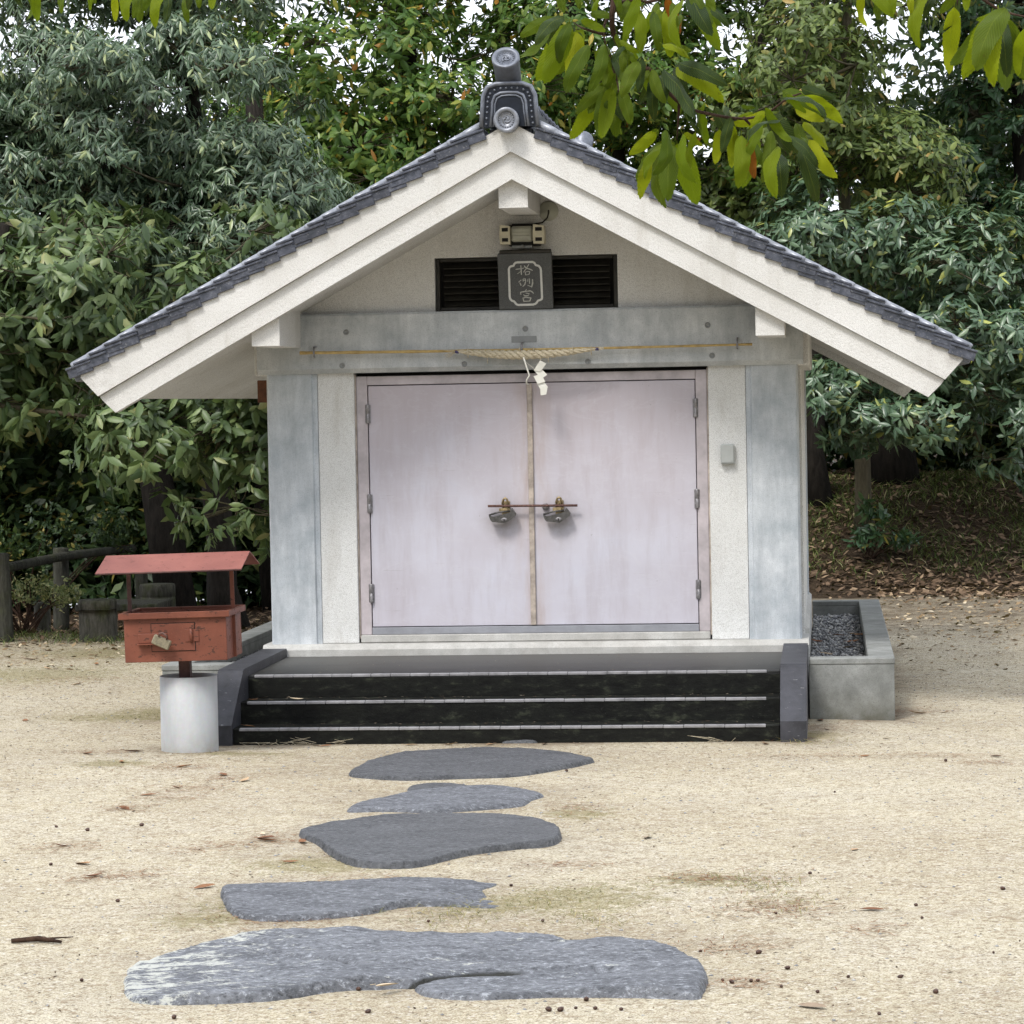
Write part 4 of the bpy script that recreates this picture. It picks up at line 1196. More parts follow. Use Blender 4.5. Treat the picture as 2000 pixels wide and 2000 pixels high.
single('switch_box', MB().box(1.359, 1.458, -.025, .028, 1.742, 1.883, .008).box(1.367, 1.450, -.0285, -.0245, 1.752, 1.874, .003).lathe([(.005, 0), (.005, .002)], 8, Matrix.Translation((1.437, -.029, 1.765)) @ Matrix.Rotation(R(90), 4, 'X')), 'plastic', (1.41, 0, 1.81), 'small pale grey switch box on the white wall right of the doors', 'switch box')
single('wooden_plate', MB().box(-2.085, -1.94, .55, .60, 2.245, 2.41, .004).box(-2.02, -1.935, .601, .66, 2.27, 2.39, .004), 'brown_wood', (-2.0, .58, 2.33), 'red-brown wooden plate sticking out behind the left pillar', 'wooden plate')
single('locking_rod', MB().tube([(-.318, .012, 1.468), (.0, .010, 1.466), (.328, .012, 1.463)], .0092, 10), 'rod', (0, .012, 1.466), 'thin rusty rod slid through both door staples', 'rod')
Z6 = .00053
def padlock(ox, oz, label):
    P = lambda x, y: (ox + (x - 570) * Z6, oz - (y - 620) * Z6)
    t = root('padlock', (ox, .03, oz), label, 'padlock', 'padlocks on the doors')
    MB().prism([P(*q) for q in [(372, 600), (430, 622), (510, 604), (660, 566), (692, 508), (745, 585), (737, 615), (600, 712), (420, 692), (398, 668)]], -.018, .026).build('body', 'lock', t)
    MB().tube([(*P(372, 600), 0), (*P(500, 558), 0), (*P(560, 545), 0)], .006, 8)
    a, b, c = P(376, 598), P(505, 560), P(660, 548)
    MB().tube([(a[0], .004, a[1]), (b[0], .004, b[1]), (c[0], .004, c[1])], .007, 8).build('shackle', 'lock', t)
    k = P(585, 660)
    MB().lathe([(.022, 0), (.022, .004), (.018, .006)], 14, Matrix.Translation((k[0], -.018, k[1])) @ Matrix.Rotation(R(90), 4, 'X') @ Matrix.Scale(.62, 4, (0, 1, 0))).build('key_plate', 'hinge', t)
    MB().box(k[0] - .004, k[0] + .004, -.0265, -.0235, k[1] - .011, k[1] + .006, .001).build('keyhole', 'gap', t)
padlock(-.207, 1.392, 'dark angular padlock hanging on the left door leaf')
padlock(.185, 1.390, 'dark angular padlock hanging on the right door leaf')

# ------------------------------------------------------------------ offertory box on its post
ob = root('offertory_box', (-1.965, -2.62, 0), 'rusty red metal offertory box with a small gabled roof on a post', 'offertory box')
ob.rotation_euler = (0, R(-1.1), 0)
W, D0, D1 = .327, -.28, .20      # local half width, front, back
bx = MB()
bx.box(-W, W, D0, D0 + .012, .622, .915, .003).box(-W, W, D1 - .012, D1, .622, .915, .003)
bx.box(-W, -W + .012, D0 + .013, D1 - .013, .622, .915, .003).box(W - .012, W, D0 + .013, D1 - .013, .622, .915, .003)
bx.box(-W + .013, W - .013, D0 + .013, D1 - .013, .623, .64, .002)
body = bx.build('box_body', 'red', ob, local=True)
rim = MB()
e = .028
rim.box(-W - e, W + e, D0 - e, D0 - .001, .895, .935, .003).box(-W - e, W + e, D1 + .001, D1 + e, .895, .935, .003)
rim.box(-W - e, -W - .001, D0, D1, .896, .934, .003).box(W + .001, W + e, D0, D1, .896, .934, .003)
rim.build('box_rim', 'red', ob, local=True)
MB().box(-W + .014, W - .014, D0 + .014, D1 - .014, .875, .888, .002).build('slot_grating', 'gap', ob, local=True)
dr = MB().box(-.150, .125, D0 - .006, D0 - .0005, .690, .862, .002).build('hatch', 'red', ob, local=True)
MB().box(-.154, .129, D0 - .0025, D0 - .0004, .686, .866, .0).build('hatch_gap', 'gap', dr, local=True)
MB().box(-.235, -.05, D0 - .022, D0 - .006, .742, .803, .003).box(-.238, -.10, D0 - .05, D0 - .0065, .735, .741, .001).build('hasp', 'red', dr, local=True)
MB().tube([(.105, D0 - .014, .742), (.105, D0 - .014, .826)], .011, 10).box(.065, .104, D0 - .012, D0 - .0065, .746, .822, .001).box(.112, .152, D0 - .008, D0 - .0005, .746, .822, .001).build('hatch_hinge', 'red', dr, local=True)
rp = [(-.365, 1.196), (-.062, 1.292), (.25, 1.196), (.25, 1.190), (-.062, 1.284), (-.365, 1.188)]
MB().prism(rp, -.475, .455, 'x').build('roof_sheet', 'red_roof', ob, local=True)
MB().tube([(-.475, -.363, 1.190), (.455, -.363, 1.190)], .006, 6).build('roof_drip_edge', 'red_dark', ob, local=True)
for s in (-1, 1):
    x = s * (W + .006)
    MB().box(x - .013, x + .013, -.075, -.068, .625 if s > 0 else .90, 1.275, .001).box(x - .013, x - .008, -.067, -.045, .625 if s > 0 else .90, 1.268, .001).build('roof_post', 'red_dark' if s < 0 else 'red', ob, local=True)
MB().box(-.04, .032, -.045, .027, .0, .621, .004).build('stand_post', 'red_dark', ob, local=True)
bl = root('brass_padlock', (-2.055, -2.955, .752), 'small brass padlock hanging on the red offertory box hatch', 'padlock')
bl.rotation_euler = (0, R(24), 0)
MB().box(-.058, .058, -.016, .014, -.034, .028, .006).build('body', 'dull_brass', bl, local=True)
MB().tube([(-.026, -.02, .026), (-.028, -.024, .045), (-.012, -.026, .056), (.02, -.026, .05), (.028, -.02, .028)], .007, 8).build('shackle', 'rod', bl, local=True)
sl = MB()
vv = []
n = 40
for r, z in ((.181, -.04), (.181, .507), (.178, .509), (.176, .507), (.176, -.04)):
    for k in range(n):
        t = 2 * math.pi * k / n
        wob = 1 + .012 * math.sin(2 * t + .6)
        vv.append((-1.963 + r * wob * math.cos(t) + .0 * z, -2.62 + r * math.sin(t), z))
ff = [(i * n + k, i * n + (k + 1) % n, (i + 1) * n + (k + 1) % n, (i + 1) * n + k) for i in range(4) for k in range(n)]
sl.add(vv, ff, True)
slv = single('metal_sleeve', sl, 'galv', (-1.963, -2.62, 0), 'open galvanised steel cylinder round the foot of the red box post', 'sleeve')

# ------------------------------------------------------------------ stepping stones
def seg_d(px, py, poly):
    """signed distance (inside positive) to a polygon"""
    P = np.array(poly)
    Q = np.roll(P, -1, 0)
    d = np.full(px.shape, 1e9)
    ins = np.zeros(px.shape, bool)
    for (ax, ay), (bx_, by_) in zip(P, Q):
        ex, ey = bx_ - ax, by_ - ay
        t = np.clip(((px - ax) * ex + (py - ay) * ey) / (ex * ex + ey * ey + 1e-12), 0, 1)
        d = np.minimum(d, np.hypot(px - ax - t * ex, py - ay - t * ey))
        c = ((ay > py) != (by_ > py)) & (px < (bx_ - ax) * (py - ay) / (by_ - ay + 1e-12) + ax)
        ins ^= c
    return np.where(ins, d, -d)

def smooth_poly(p, k=6):
    P = np.array(p)
    out = []
    n = len(P)
    for i in range(n):
        a, b, c, d = P[i - 1], P[i], P[(i + 1) % n], P[(i + 2) % n]
        for t in np.arange(k) / k:
            out.append(.5 * ((2 * b) + (-a + c) * t + (2 * a - 5 * b + 4 * c - d) * t * t + (-a + 3 * b - 3 * c + d) * t ** 3))
    return np.array(out)

def fbm(x, y, seed, base=1.0, octs=5, gain=.55):
    g = np.random.default_rng(seed)
    z = 0
    a = 1.0
    f = base
    for _ in range(octs):
        for _ in range(3):
            t = g.uniform(0, 6.28)
            z = z + a * np.sin(f * (x * math.cos(t) + y * math.sin(t)) * 6.28 + g.uniform(0, 6.28)) / 3
        a *= gain
        f *= 2.03
    return z

STONE_INFO = {
    'flat': (.035, 'stone_a', 'broad dark flat stepping stone nearest the steps', .025),
    'chip': (.025, 'stone_a', 'little dark stone chip between the two farthest stepping stones', .03),
    'leaf': (.032, 'stone_b', 'leaf-shaped white-speckled stepping stone, second from the steps', .05),
    'wedge': (.042, 'stone_a', 'smooth wedge-shaped stepping stone in the middle of the path', .012),
    'sunk': (.038, 'stone_b', 'half-buried pale grey stepping stone fading into the sand', .016),
    'long': (.050, 'stone_c', 'long rough lichened stepping stone with a dark crack, nearest the camera', .03),
    'sliver': (.03, 'stone_a', 'thin dark stone sliver lying against the lowest step', .03)}
for si, (key, poly) in enumerate(STONES):
    h, mt, lab, edge = STONE_INFO[key]
    sp = smooth_poly(poly)
    lo, hi = sp.min(0) - .03, sp.max(0) + .03
    c = .0125
    xs, ys = np.arange(lo[0], hi[0], c), np.arange(lo[1], hi[1], c * 1.3)
    X_, Y_ = np.meshgrid(xs, ys)
    d = seg_d(X_, Y_, sp) + .004 * fbm(X_ + .3 * np.sin(Y_ * 3), Y_, 50 + si, 1.3, 5, .7)
    t = np.clip(d / edge, 0, 1)
    prof = np.sqrt(np.clip(1 - (1 - t) ** 2, 0, 1))
    z = -.03 + (h + .03) * prof
    soil_shade = np.zeros_like(z)
    z += np.where(d > 0, 1, 0) * prof * (fbm(X_, Y_, 80 + si, .9, 5, .6) * h * .16)
    if key == 'sunk':
        z -= .034 * smooth(.25, .75, X_) * (1 + .5 * fbm(X_, Y_, 3, 2.2, 3))
    if key == 'flat':
        z -= .015 * smooth(-3.4, -2.5, Y_)
    if key == 'long':
        CR = np.array(CRACK)
        yl = np.interp(X_, CR[:, 0], CR[:, 1]) + .012 * fbm(X_, Y_, 5, 3.5, 3)
        low = smooth(.006, -.012, Y_ - yl) * smooth(.34, .42, X_) * (1 - smooth(1.15, 1.5, X_) * .8)
        z -= prof * .017 * low
        z -= prof * .03 * np.exp(-((Y_ - yl + .012) / .026) ** 2) * smooth(.25, .4, X_) * (1 - smooth(.75, 1.0, X_))
        soil_shade = np.exp(-((Y_ - yl + .012) / .022) ** 2) * smooth(.22, .34, X_) * (1 - smooth(.8, 1.05, X_))
        C2 = np.array(CRACK2)
        y2 = np.interp(X_, C2[:, 0], C2[:, 1])
        z -= prof * .035 * np.exp(-((Y_ - y2) / .025) ** 2) * smooth(C2[0, 0] - .03, C2[0, 0] + .08, X_) * (1 - smooth(C2[-1, 0] - .08, C2[-1, 0] + .02, X_))
        soil_shade = np.maximum(soil_shade, .9 * np.exp(-((Y_ - y2) / .02) ** 2) * smooth(C2[0, 0] - .03, C2[0, 0] + .08, X_) * (1 - smooth(C2[-1, 0] - .08, C2[-1, 0] + .02, X_)))
        z += prof * .006 * fbm(X_, Y_ * 2, 19, 1.5, 4, .6)
        z -= prof * .03 * smooth(-.2, -.7, X_)
    z += np.where(d > 0, 1, 0) * prof * fbm(X_, Y_ * 1.4, 120 + si, 4.5, 4, .7) * (.0032 if key == 'long' else .0016)
    z += height(X_, Y_) - .008
    soil_shade = np.maximum(soil_shade, .5 * (1 - smooth(.35, .75, prof)))  # side faces darkened towards the foot: shade painted in with the soil colour
    keep = d > -.02
    idx = -np.ones(X_.shape, int)
    ok = keep[:-1, :-1] & keep[1:, :-1] & keep[:-1, 1:] & keep[1:, 1:]
    use = np.zeros(X_.shape, bool)
    for a in (0, 1):
        for b in (0, 1):
            use[a:a + ok.shape[0], b:b + ok.shape[1]] |= ok
    idx[use] = np.arange(use.sum())
    v = np.stack([X_[use], Y_[use], z[use]], 1)
    r, cc = np.nonzero(ok)
    f = np.stack([idx[r, cc], idx[r, cc + 1], idx[r + 1, cc + 1], idx[r + 1, cc]], 1)
    cen = v.mean(0)
    cen[2] = 0
    o = fast_mesh('stepping_stone', v - cen, f, mt, None, None, True, {'soil_shade': soil_shade[use]})
    o.location = cen
    tag(o, lab, 'stone', 'stepping stones of the path')

# ------------------------------------------------------------------ concrete logs, rail and bench in the left background
def log_post(x, y, r, z1, label, group, lip=None, lean=0.0, name='log_post', cat='post', mat='log'):
    z0 = float(height(x, y)) - .08
    t = root(name, (x, y, 0), label, cat, group)
    prof = [(r * 1.03, z0)] + [(r * (1.02 - .04 * k / 6 + .012 * math.sin(k * 2.1)), z0 + (z1 - z0) * k / 6) for k in range(1, 6)]
    if lip:
        prof += [(r * .985, z1 - lip - .008), (r * .95, z1 - lip), (r * 1.0, z1 - lip + .008), (r * 1.01, z1 - .02), (r * .96, z1), (r * .3, z1 + .004)]
    else:
        prof += [(r * .98, z1 - .015), (r * .9, z1), (r * .3, z1 + .004)]
    MB().lathe(prof, 18, Matrix.Translation((x, y, 0)) @ Matrix.Rotation(lean, 4, 'Y')).build('shaft', mat, t)
    return t
log_post(-4.895, 6.80, .185, .392, 'thick mossy concrete log stool left of the red box', None, .085, 0, 'log_stool', 'stool')
log_post(-5.75, 6.6, .075, .86, 'leftmost grey log post holding the dark rail', 'rail posts', None, R(-2), 'rail_post', 'post', 'fence')
log_post(-6.02, 9.7, .085, .76, 'log post under the middle of the dark rail', 'rail posts', None, R(1), 'rail_post', 'post', 'fence')
log_post(-5.74, 7.9, .085, .30, 'short mossy log stump below the pale shrub', None, None, 0, 'log_stump', 'stump')
log_post(-5.35, 10.6, .07, .62, 'dark post standing behind the red box roof, at the rail end', 'rail posts', None, 0, 'rail_post', 'post', 'fence')
rl = MB()
rl.tube([(-6.6, 5.2, .70), (-6.05, 7.4, .66), (-5.95, 9.7, .675), (-5.60, 11.3, .67)], [.052, .05, .048, .045], 12)
single('log_rail', rl, 'fence', (-6.0, 8, .68), 'long dark lichened log rail across the left background', 'rail')
bn = root('log_bench', (-5.1, 8.9, 0), 'low grey slab bench behind the concrete log stool', 'bench')
MB().box(-5.55, -4.70, 8.45, 9.25, .16, .235, .012).build('slab', 'log', bn)
for x in (-5.40, -4.90):
    MB().box(x - .09, x + .09, 8.6, 9.1, -.05, .159, .01).build('support', 'log', bn)
log_post(-4.98, 9.75, .19, .36, 'two-layered round stump standing behind the slab bench', None, .14, 0, 'round_stump', 'stump')

# ------------------------------------------------------------------ trees
def limb_pts(a, b, sag=.12, n=5, rng=RNG):
    a, b = np.array(a, float), np.array(b, float)
    L = np.linalg.norm(b - a)
    out = []
    off = rng.normal(size=3) * L * .07
    for i in range(n + 1):
        u = i / n
        p = a + (b - a) * u
        p = p + off * math.sin(math.pi * u) + np.array([0, 0, -sag * L * math.sin(math.pi * u) * (.5 + .5 * u)])
        out.append(tuple(p))
    return out

def tree(name, label, trunk, r0, r1, lobes, npads, pad_r, per_pad, per, ll, lw, leafmat, barkmat='bark', group='trees round the shrine hall',
         open_=(50, 100), droop=.35, shell=.55, rise=.2, seed=1, limbs=True, simple=False):
    """trunk: list of points; lobes: (centre, radii) ellipsoids the foliage pads fill"""
    rng = np.random.default_rng(seed)
    base = trunk[0]
    t = root(name, base, label, 'tree', group)
    n = len(trunk)
    mb = MB()
    P = np.array(trunk, float)
    fine = []
    for i in range(n - 1):
        for k in range(4):
            u = k / 4
            fine.append(P[i] * (1 - u) + P[i + 1] * u + rng.normal(size=3) * r0 * .12 * (1 if (i or k) else 0))
    fine.append(P[-1])
    rad = list(np.linspace(r0, r1, len(fine)))
    rad[0] = r0 * 1.35
    mb.tube([tuple(p) for p in fine], rad, 12)
    mb.build('trunk', barkmat, t)
    fine = np.array(fine)
    wts = np.array([l[1][0] * l[1][1] * l[1][2] for l in lobes]) ** .67
    wts = wts / wts.sum()
    cen, axs = [], []
    lm = MB()
    nodes = fine[len(fine) // 3:].copy()
    for q in range(npads):
        c, rr = lobes[rng.choice(len(lobes), p=wts)]
        d = unit(rng.normal(size=(1, 3)))[0]
        rho = rng.uniform(shell, 1.22) if rng.uniform() < .8 else rng.uniform(.2, shell)
        pc = np.array(c) + d * np.array(rr) * rho
        if limbs:
            near = nodes[np.argmin(np.linalg.norm((nodes - pc) * np.array([1, 1, 1.6]), axis=1))]
            L = np.linalg.norm(pc - near)
            ra = min(r0 * .35, .006 + .011 * L)
            lm.tube(limb_pts(near, pc, .06, 4, rng), [ra * (1 - .6 * i / 4) for i in range(5)], 5, False)
            nodes = np.vstack([nodes, pc])
        pr = pad_r * rng.uniform(.5, 1.5)
        m = max(3, int(per_pad * (pr / pad_r) ** 2))
        dd = unit(rng.normal(size=(m, 3)) + d * .5 + np.array([0, 0, .35]))
        rr2 = rng.uniform(.35, 1, (m, 1)) ** .6
        pts = pc + dd * rr2 * pr * np.array([1.1, 1.1, .62])
        cen.append(pts)
        axs.append(unit(dd * .8 + np.array([0, 0, .25]) + d * .35))
        if limbs:
            for k in range(0, m, 3):
                lm.tube([tuple(pc), tuple((pc + pts[k]) / 2 + rng.normal(size=3) * .03), tuple(pts[k])], [.008, .006, .003], 4, False)
    if limbs:
        tag(lm.build('limbs', 'bark_pale', t), kind='stuff')
    v, f, r = whorls(np.concatenate(cen), np.concatenate(axs), per, ll, lw, open_, droop, .015, rng, simple)
    o = fast_mesh('crown', v, f, leafmat, t, r)
    o['kind'] = 'stuff'
    return t

# left: narrow-leaved evergreen, big drooping mass
tree('evergreen_oak', 'tall evergreen with drooping narrow blue-green leaves at upper left', [(-4.1, 9.2, -.1), (-4.2, 9.1, 1.6), (-4.35, 8.9, 3.2), (-4.2, 8.7, 4.6), (-4.3, 8.6, 6.6)], .17, .06,
     [((-4.9, 8.0, 5.15), (1.9, 1.3, 1.05)), ((-6.3, 8.3, 4.6), (1.2, 1.2, 1.1)), ((-3.5, 8.4, 4.0), (1.1, 1.0, .9)), ((-4.6, 8.6, 7.2), (2.4, 1.6, .8))],
     175, .50, 62, 9, .125, .028, 'leaf_blue', open_=(40, 90), droop=.95, seed=2)
# left: broad-leaved evergreen reaching in front of it
tree('broadleaf_evergreen', 'leafy broad-leaved evergreen hanging low beside the left eave', [(-6.6, 7.0, -.1), (-6.4, 6.9, 1.5), (-6.0, 6.7, 2.8), (-5.6, 6.4, 4.0)], .14, .05,
     [((-5.1, 5.8, 3.0), (1.2, .9, .7)), ((-5.0, 6.6, 3.75), (1.6, .6, .35)), ((-4.0, 5.6, 2.85), (.9, .8, .75)), ((-5.9, 6.0, 2.75), (.7, .8, .6)), ((-3.5, 5.4, 2.05), (.85, .6, .42)), ((-2.85, 5.3, 1.55), (.5, .4, .45))],
     125, .46, 17, 7, .175, .064, 'leaf_big', open_=(45, 100), droop=.7, seed=3)
# behind: deciduous oaks
tree('autumn_oak', 'green and yellowing oak behind the roof, left of the ridge', [(-3.0, 14.6, .2), (-2.95, 14.6, 2.5), (-2.75, 14.5, 5.2), (-2.9, 14.4, 7.4), (-2.6, 14.3, 9.5)], .19, .08,
     [((-3.7, 13.6, 5.6), (1.7, 1.3, 1.5)), ((-2.2, 13.6, 5.3), (1.3, 1.2, 1.3)), ((-3.2, 14.2, 8.4), (2.4, 2.0, 1.3))],
     175, .55, 26, 7, .145, .058, 'leaf_oak', open_=(55, 105), droop=.25, seed=4)
tree('autumn_oak', 'thin-crowned oak with bright sky gaps right behind the ridge ornament', [(-.6, 15.6, .6), (-.7, 15.5, 3.0), (-.4, 15.3, 5.3), (-.9, 15.2, 7.3), (-.4, 15.2, 9.5)], .17, .07,
     [((-.9, 14.8, 6.0), (1.4, 1.1, 1.5)), ((.8, 14.9, 5.6), (1.5, 1.2, 1.5)), ((0, 15.2, 8.2), (2.0, 1.6, 1.0))],
     135, .5, 26, 7, .135, .053, 'leaf_oak', open_=(55, 105), droop=.25, seed=5)
tree('bare_limbed_oak', 'dark leaning oak with sparse leaves between the ridge and the right trees', [(1.2, 16.5, 1.0), (1.0, 16.3, 3.2), (.5, 16.1, 4.7), (1.3, 16.0, 6.0), (2.2, 15.9, 7.6)], .16, .05,
     [((1.2, 15.6, 4.5), (1.2, 1.0, .8)), ((1.9, 15.6, 6.2), (1.0, 1.0, 1.0))],
     85, .45, 24, 7, .13, .052, 'leaf_yellow', open_=(55, 105), droop=.25, seed=6)
# right: yellowing tree, dark evergreen, slim whorl-leaved tree
tree('yellowing_tree', 'yellow-green tree with dense small leaves right of the near branch', [(2.55, 13.2, .55), (2.5, 13.1, 2.6), (2.35, 13.0, 4.6), (2.45, 12.9, 7.0)], .10, .05,
     [((2.2, 12.0, 5.9), (.95, .9, 1.3)), ((2.75, 12.0, 4.55), (.75, .8, .75)), ((2.4, 12.6, 7.6), (1.5, 1.2, .8))],
     85, .46, 30, 7, .125, .048, 'leaf_yellow', 'bark_pale', open_=(50, 100), droop=.3, seed=7)
tree('dark_evergreen', 'dark glossy evergreen filling the right edge behind', [(4.7, 15.2, .75), (4.6, 15.1, 3.0), (4.5, 15.0, 5.5), (4.5, 14.9, 8.5)], .2, .08,
     [((4.0, 14.4, 5.2), (1.3, 1.2, 1.4)), ((4.7, 14.3, 3.3), (1.2, 1.1, 1.0)), ((3.3, 14.8, 3.6), (.8, .9, .9)), ((4.3, 14.6, 7.6), (1.8, 1.4, 1.2)), ((4.6, 13.6, 2.3), (.7, .6, .5))],
     140, .46, 32, 8, .14, .05, 'leaf_dark', open_=(50, 100), droop=.45, seed=8)
tree('slim_evergreen', 'slim pale-trunked evergreen with grey-green leaf whorls by the right eave', [(2.48, 13.6, .55), (2.56, 13.5, 1.6), (2.64, 13.3, 2.9), (2.74, 13.0, 4.6)], .085, .035,
     [((3.75, 11.2, 3.55), (.9, .8, .75)), ((3.1, 11.3, 2.75), (.9, .7, .5)), ((4.2, 11.2, 2.7), (.7, .7, .6)), ((2.4, 11.4, 2.3), (.55, .5, .35)), ((2.2, 11.5, 3.9), (.8, .6, .6)), ((2.55, 11.2, 1.95), (.5, .4, .22)), ((3.4, 11.2, 2.05), (.6, .4, .25)), ((4.3, 11.4, 1.75), (.6, .5, .4))],
     115, .40, 18, 8, .145, .047, 'leaf_whorl', 'bark_pale', open_=(60, 100), droop=.40, seed=9)
# dark trunks at the back
def bare_trunk(name, pts, r0, r1, label, mat='bark'):
    z = float(height(pts[0][0], pts[0][1]))
    pts = [(pts[0][0], pts[0][1], z - .1)] + pts[1:]
    single(name, MB().tube(pts, list(np.linspace(r0 * 1.2, r1, len(pts))), 12), mat, pts[0], label, 'trunk', 'dark trunks in the wood')
bare_trunk('tree_trunk', [(2.95, 15.2, 0), (2.9, 15.2, 1.8), (3.0, 15.2, 3.4), (3.05, 15.2, 4.6)], .26, .12, 'thickest dark trunk right of the shrine hall wall')
bare_trunk('tree_trunk', [(2.05, 14.2, 0), (1.95, 14.3, 1.6), (2.1, 14.4, 3.6), (1.9, 14.4, 8)], .13, .09, 'ridged brown trunk just left of the slim pale trunk')
bare_trunk('tree_trunk', [(-5.15, 11.6, 0), (-5.35, 11.7, 1.0), (-5.55, 11.8, 2.2), (-5.5, 11.9, 6)], .2, .13, 'thick dark leaning trunk behind the log stool')
bare_trunk('tree_trunk', [(-4.15, 12.2, 0), (-4.25, 12.2, 1.0), (-4.2, 12.2, 2.4), (-4.3, 12.2, 6)], .14, .1, 'dark trunk seen under the red box roof, left one')
bare_trunk('tree_trunk', [(-3.55, 11.6, 0), (-3.8, 11.7, .8), (-4.0, 11.7, 2.0), (-4.2, 11.7, 5)], .10, .07, 'dark slanting trunk seen under the red box roof, right one')
bare_trunk('tree_trunk', [(-2.2, 17.2, 0), (-2.2, 17.1, 3), (-2.0, 17.0, 6), (-1.7, 17.0, 11)], .13, .09, 'dark upright trunk against the sky left of the ridge ornament')
bare_trunk('tree_trunk', [(-1.75, 18.2, 0), (-1.7, 18.0, 3), (-1.3, 17.9, 6.5), (-.7, 17.8, 11)], .09, .06, 'thin dark trunk leaning right against the sky above the ridge')
bare_trunk('tree_trunk', [(.9, 19, 0), (.6, 18.8, 3.8), (1.0, 18.6, 6), (2.0, 18.5, 9)], .13, .07, 'dark bent trunk showing through the near chestnut leaves')

# woodland behind: one far mass of shaded leaves, thin where the sky shows
rng = np.random.default_rng(21)
def mass(n, lo, hi, keep=None):
    p = rng.uniform(lo, hi, (n, 3))
    return p if keep is None else p[keep(p)]
def gap(p):
    """the wood is lower between the left and the right trees"""
    top = 4.1 + 5.4 * smooth(-4.0, -8.0, p[:, 0]) + 5.4 * smooth(2.2, 4.2, p[:, 0]) + .8 * np.sin(p[:, 0] * 2.3) + .5 * np.sin(p[:, 0] * 5.1 + 1)
    floor = height(p[:, 0], p[:, 1]) + .15 + .5 * rng.uniform(0, 1, len(p))
    lump_ = np.sin(p[:, 0] * 2.1 + p[:, 1]) + np.sin(p[:, 2] * 2.7 + p[:, 0]) + np.sin(p[:, 1] * 1.7 + p[:, 2] * 2)
    return (p[:, 2] < top) & (p[:, 2] > floor) & (lump_ > -.9)
c = np.concatenate([mass(15000, (-14, 17.5, 0), (9, 25, 11), gap), mass(3600, (-9.5, 11.5, 1.4), (-3.0, 14.5, 4.6), gap), mass(2400, (1.9, 16.0, 2.2), (6.5, 18.5, 6), gap), mass(5200, (-10, 12.8, .0), (-2.2, 15.5, 3.0), gap), mass(6000, (-1, 17.5, .9), (9, 21, 4.0), lambda p: p[:, 2] > height(p[:, 0], p[:, 1]) + .05), mass(2500, (-12, 14.5, -.6), (-7.5, 16, 3.0)), mass(3400, (-9, 12.6, .02), (-2.3, 14.6, 1.4)),
                    mass(3000, (-7, 18, 4.2), (4.5, 25, 9.6), lambda p: np.sin(p[:, 0] * 2.9 + p[:, 2]) + np.sin(p[:, 2] * 3.3 + p[:, 1]) + np.sin(p[:, 1] * 1.9 - p[:, 0] * 1.1) > .1)])
v, f, r = whorls(c, unit(rng.normal(size=(len(c), 3)) * .6 + np.array([0, -.3, .6])), 7, .21, .085, (40, 105), .3, .12, rng, True)
tag(fast_mesh('woodland', v, f, 'leaf_wood', None, r), 'mass of dark shaded foliage of the wood behind the trees', 'woodland', kind='stuff')
# canopy of the wood above the frame keeps its floor in shade
c = np.concatenate([mass(5000, (-14, 11.5, 8.6), (-3.6, 25, 12)), mass(2300, (1.4, 16.0, 8.6), (10, 25, 12)), mass(1500, (-3.6, 16, 9), (1.4, 25, 12))])
v, f, r = whorls(c, unit(rng.normal(size=(len(c), 3)) * .6 + np.array([0, 0, .8])), 7, .26, .11, (40, 105), .3, .15, rng, True)
tag(fast_mesh('tree_canopy', v, f, 'leaf_wood', None, r), 'high canopy of the wood closing over the trunks', 'woodland', kind='stuff')

# unseen trees added round the clearing behind the viewer, to cut low sky light
c = np.concatenate([mass(2600, (-26, -44, .6), (26, -36, 13)), mass(1700, (-26, -36, .6), (-17, -6, 13)), mass(1700, (17, -36, .6), (26, 2, 13))])
v, f, r = whorls(c, unit(rng.normal(size=(len(c), 3)) * .6 + np.array([0, 0, .8])), 6, .75, .4, (40, 105), .3, .3, rng, True)
tag(fast_mesh('added_tree_belt', v, f, 'leaf_wood', None, r), 'unseen trees added behind the viewer to cut the low sky light', 'woodland', kind='stuff')

# ------------------------------------------------------------------ shrubs and seedlings
def shrub(name, label, base, lobes, n, per, ll, lw, mat, seed, stems=9, droop=.1):
    rg_ = np.random.default_rng(seed)
    z = float(height(base[0], base[1]))
    b = (base[0], base[1], z)
    t = root(name, b, label, 'shrub')
    cs = []
    for c, rr in lobes:
        d = unit(rg_.normal(size=(n, 3)))
        cs.append(np.array(c) + np.array([0, 0, z]) + d * np.array(rr) * rg_.uniform(.4, 1, (n, 1)))
    cs = np.concatenate(cs)
    mb = MB()
    for k in range(stems):
        e = cs[rg_.integers(len(cs))]
        mb.tube(limb_pts((b[0] + rg_.normal() * .03, b[1] + rg_.normal() * .03, b[2] - .03), e, -.12, 5, rg_), [.011, .010, .008, .007, .005, .003], 5)
    mb.build('stems', 'twig', t)
    v, f, r = whorls(cs, unit(rg_.normal(size=(len(cs), 3)) + np.array([0, 0, .6])), per, ll, lw, (40, 100), droop, .01, rg_)
    o = fast_mesh('foliage', v, f, mat, t, r)
    o['kind'] = 'stuff'
shrub('pale_shrub', 'pale yellow-green twiggy shrub under the dark rail', (-5.85, 7.6), [((-5.72, 7.5, .48), (.22, .2, .16)), ((-5.45, 7.5, .42), (.2, .2, .14)), ((-6.1, 7.4, .40), (.25, .2, .2))], 75, 6, .045, .024, 'leaf_shrub', 31, 22)
shrub('dark_seedling', 'small dark leafy seedling on the leaf-covered bank right of the hall', (2.56, 12.3), [((2.62, 12.2, .50), (.18, .2, .24)), ((2.57, 12.1, .26), (.26, .2, .12)), ((2.95, 12.1, .22), (.18, .2, .08))], 20, 7, .12, .04, 'leaf_dark', 32, 9, .3)
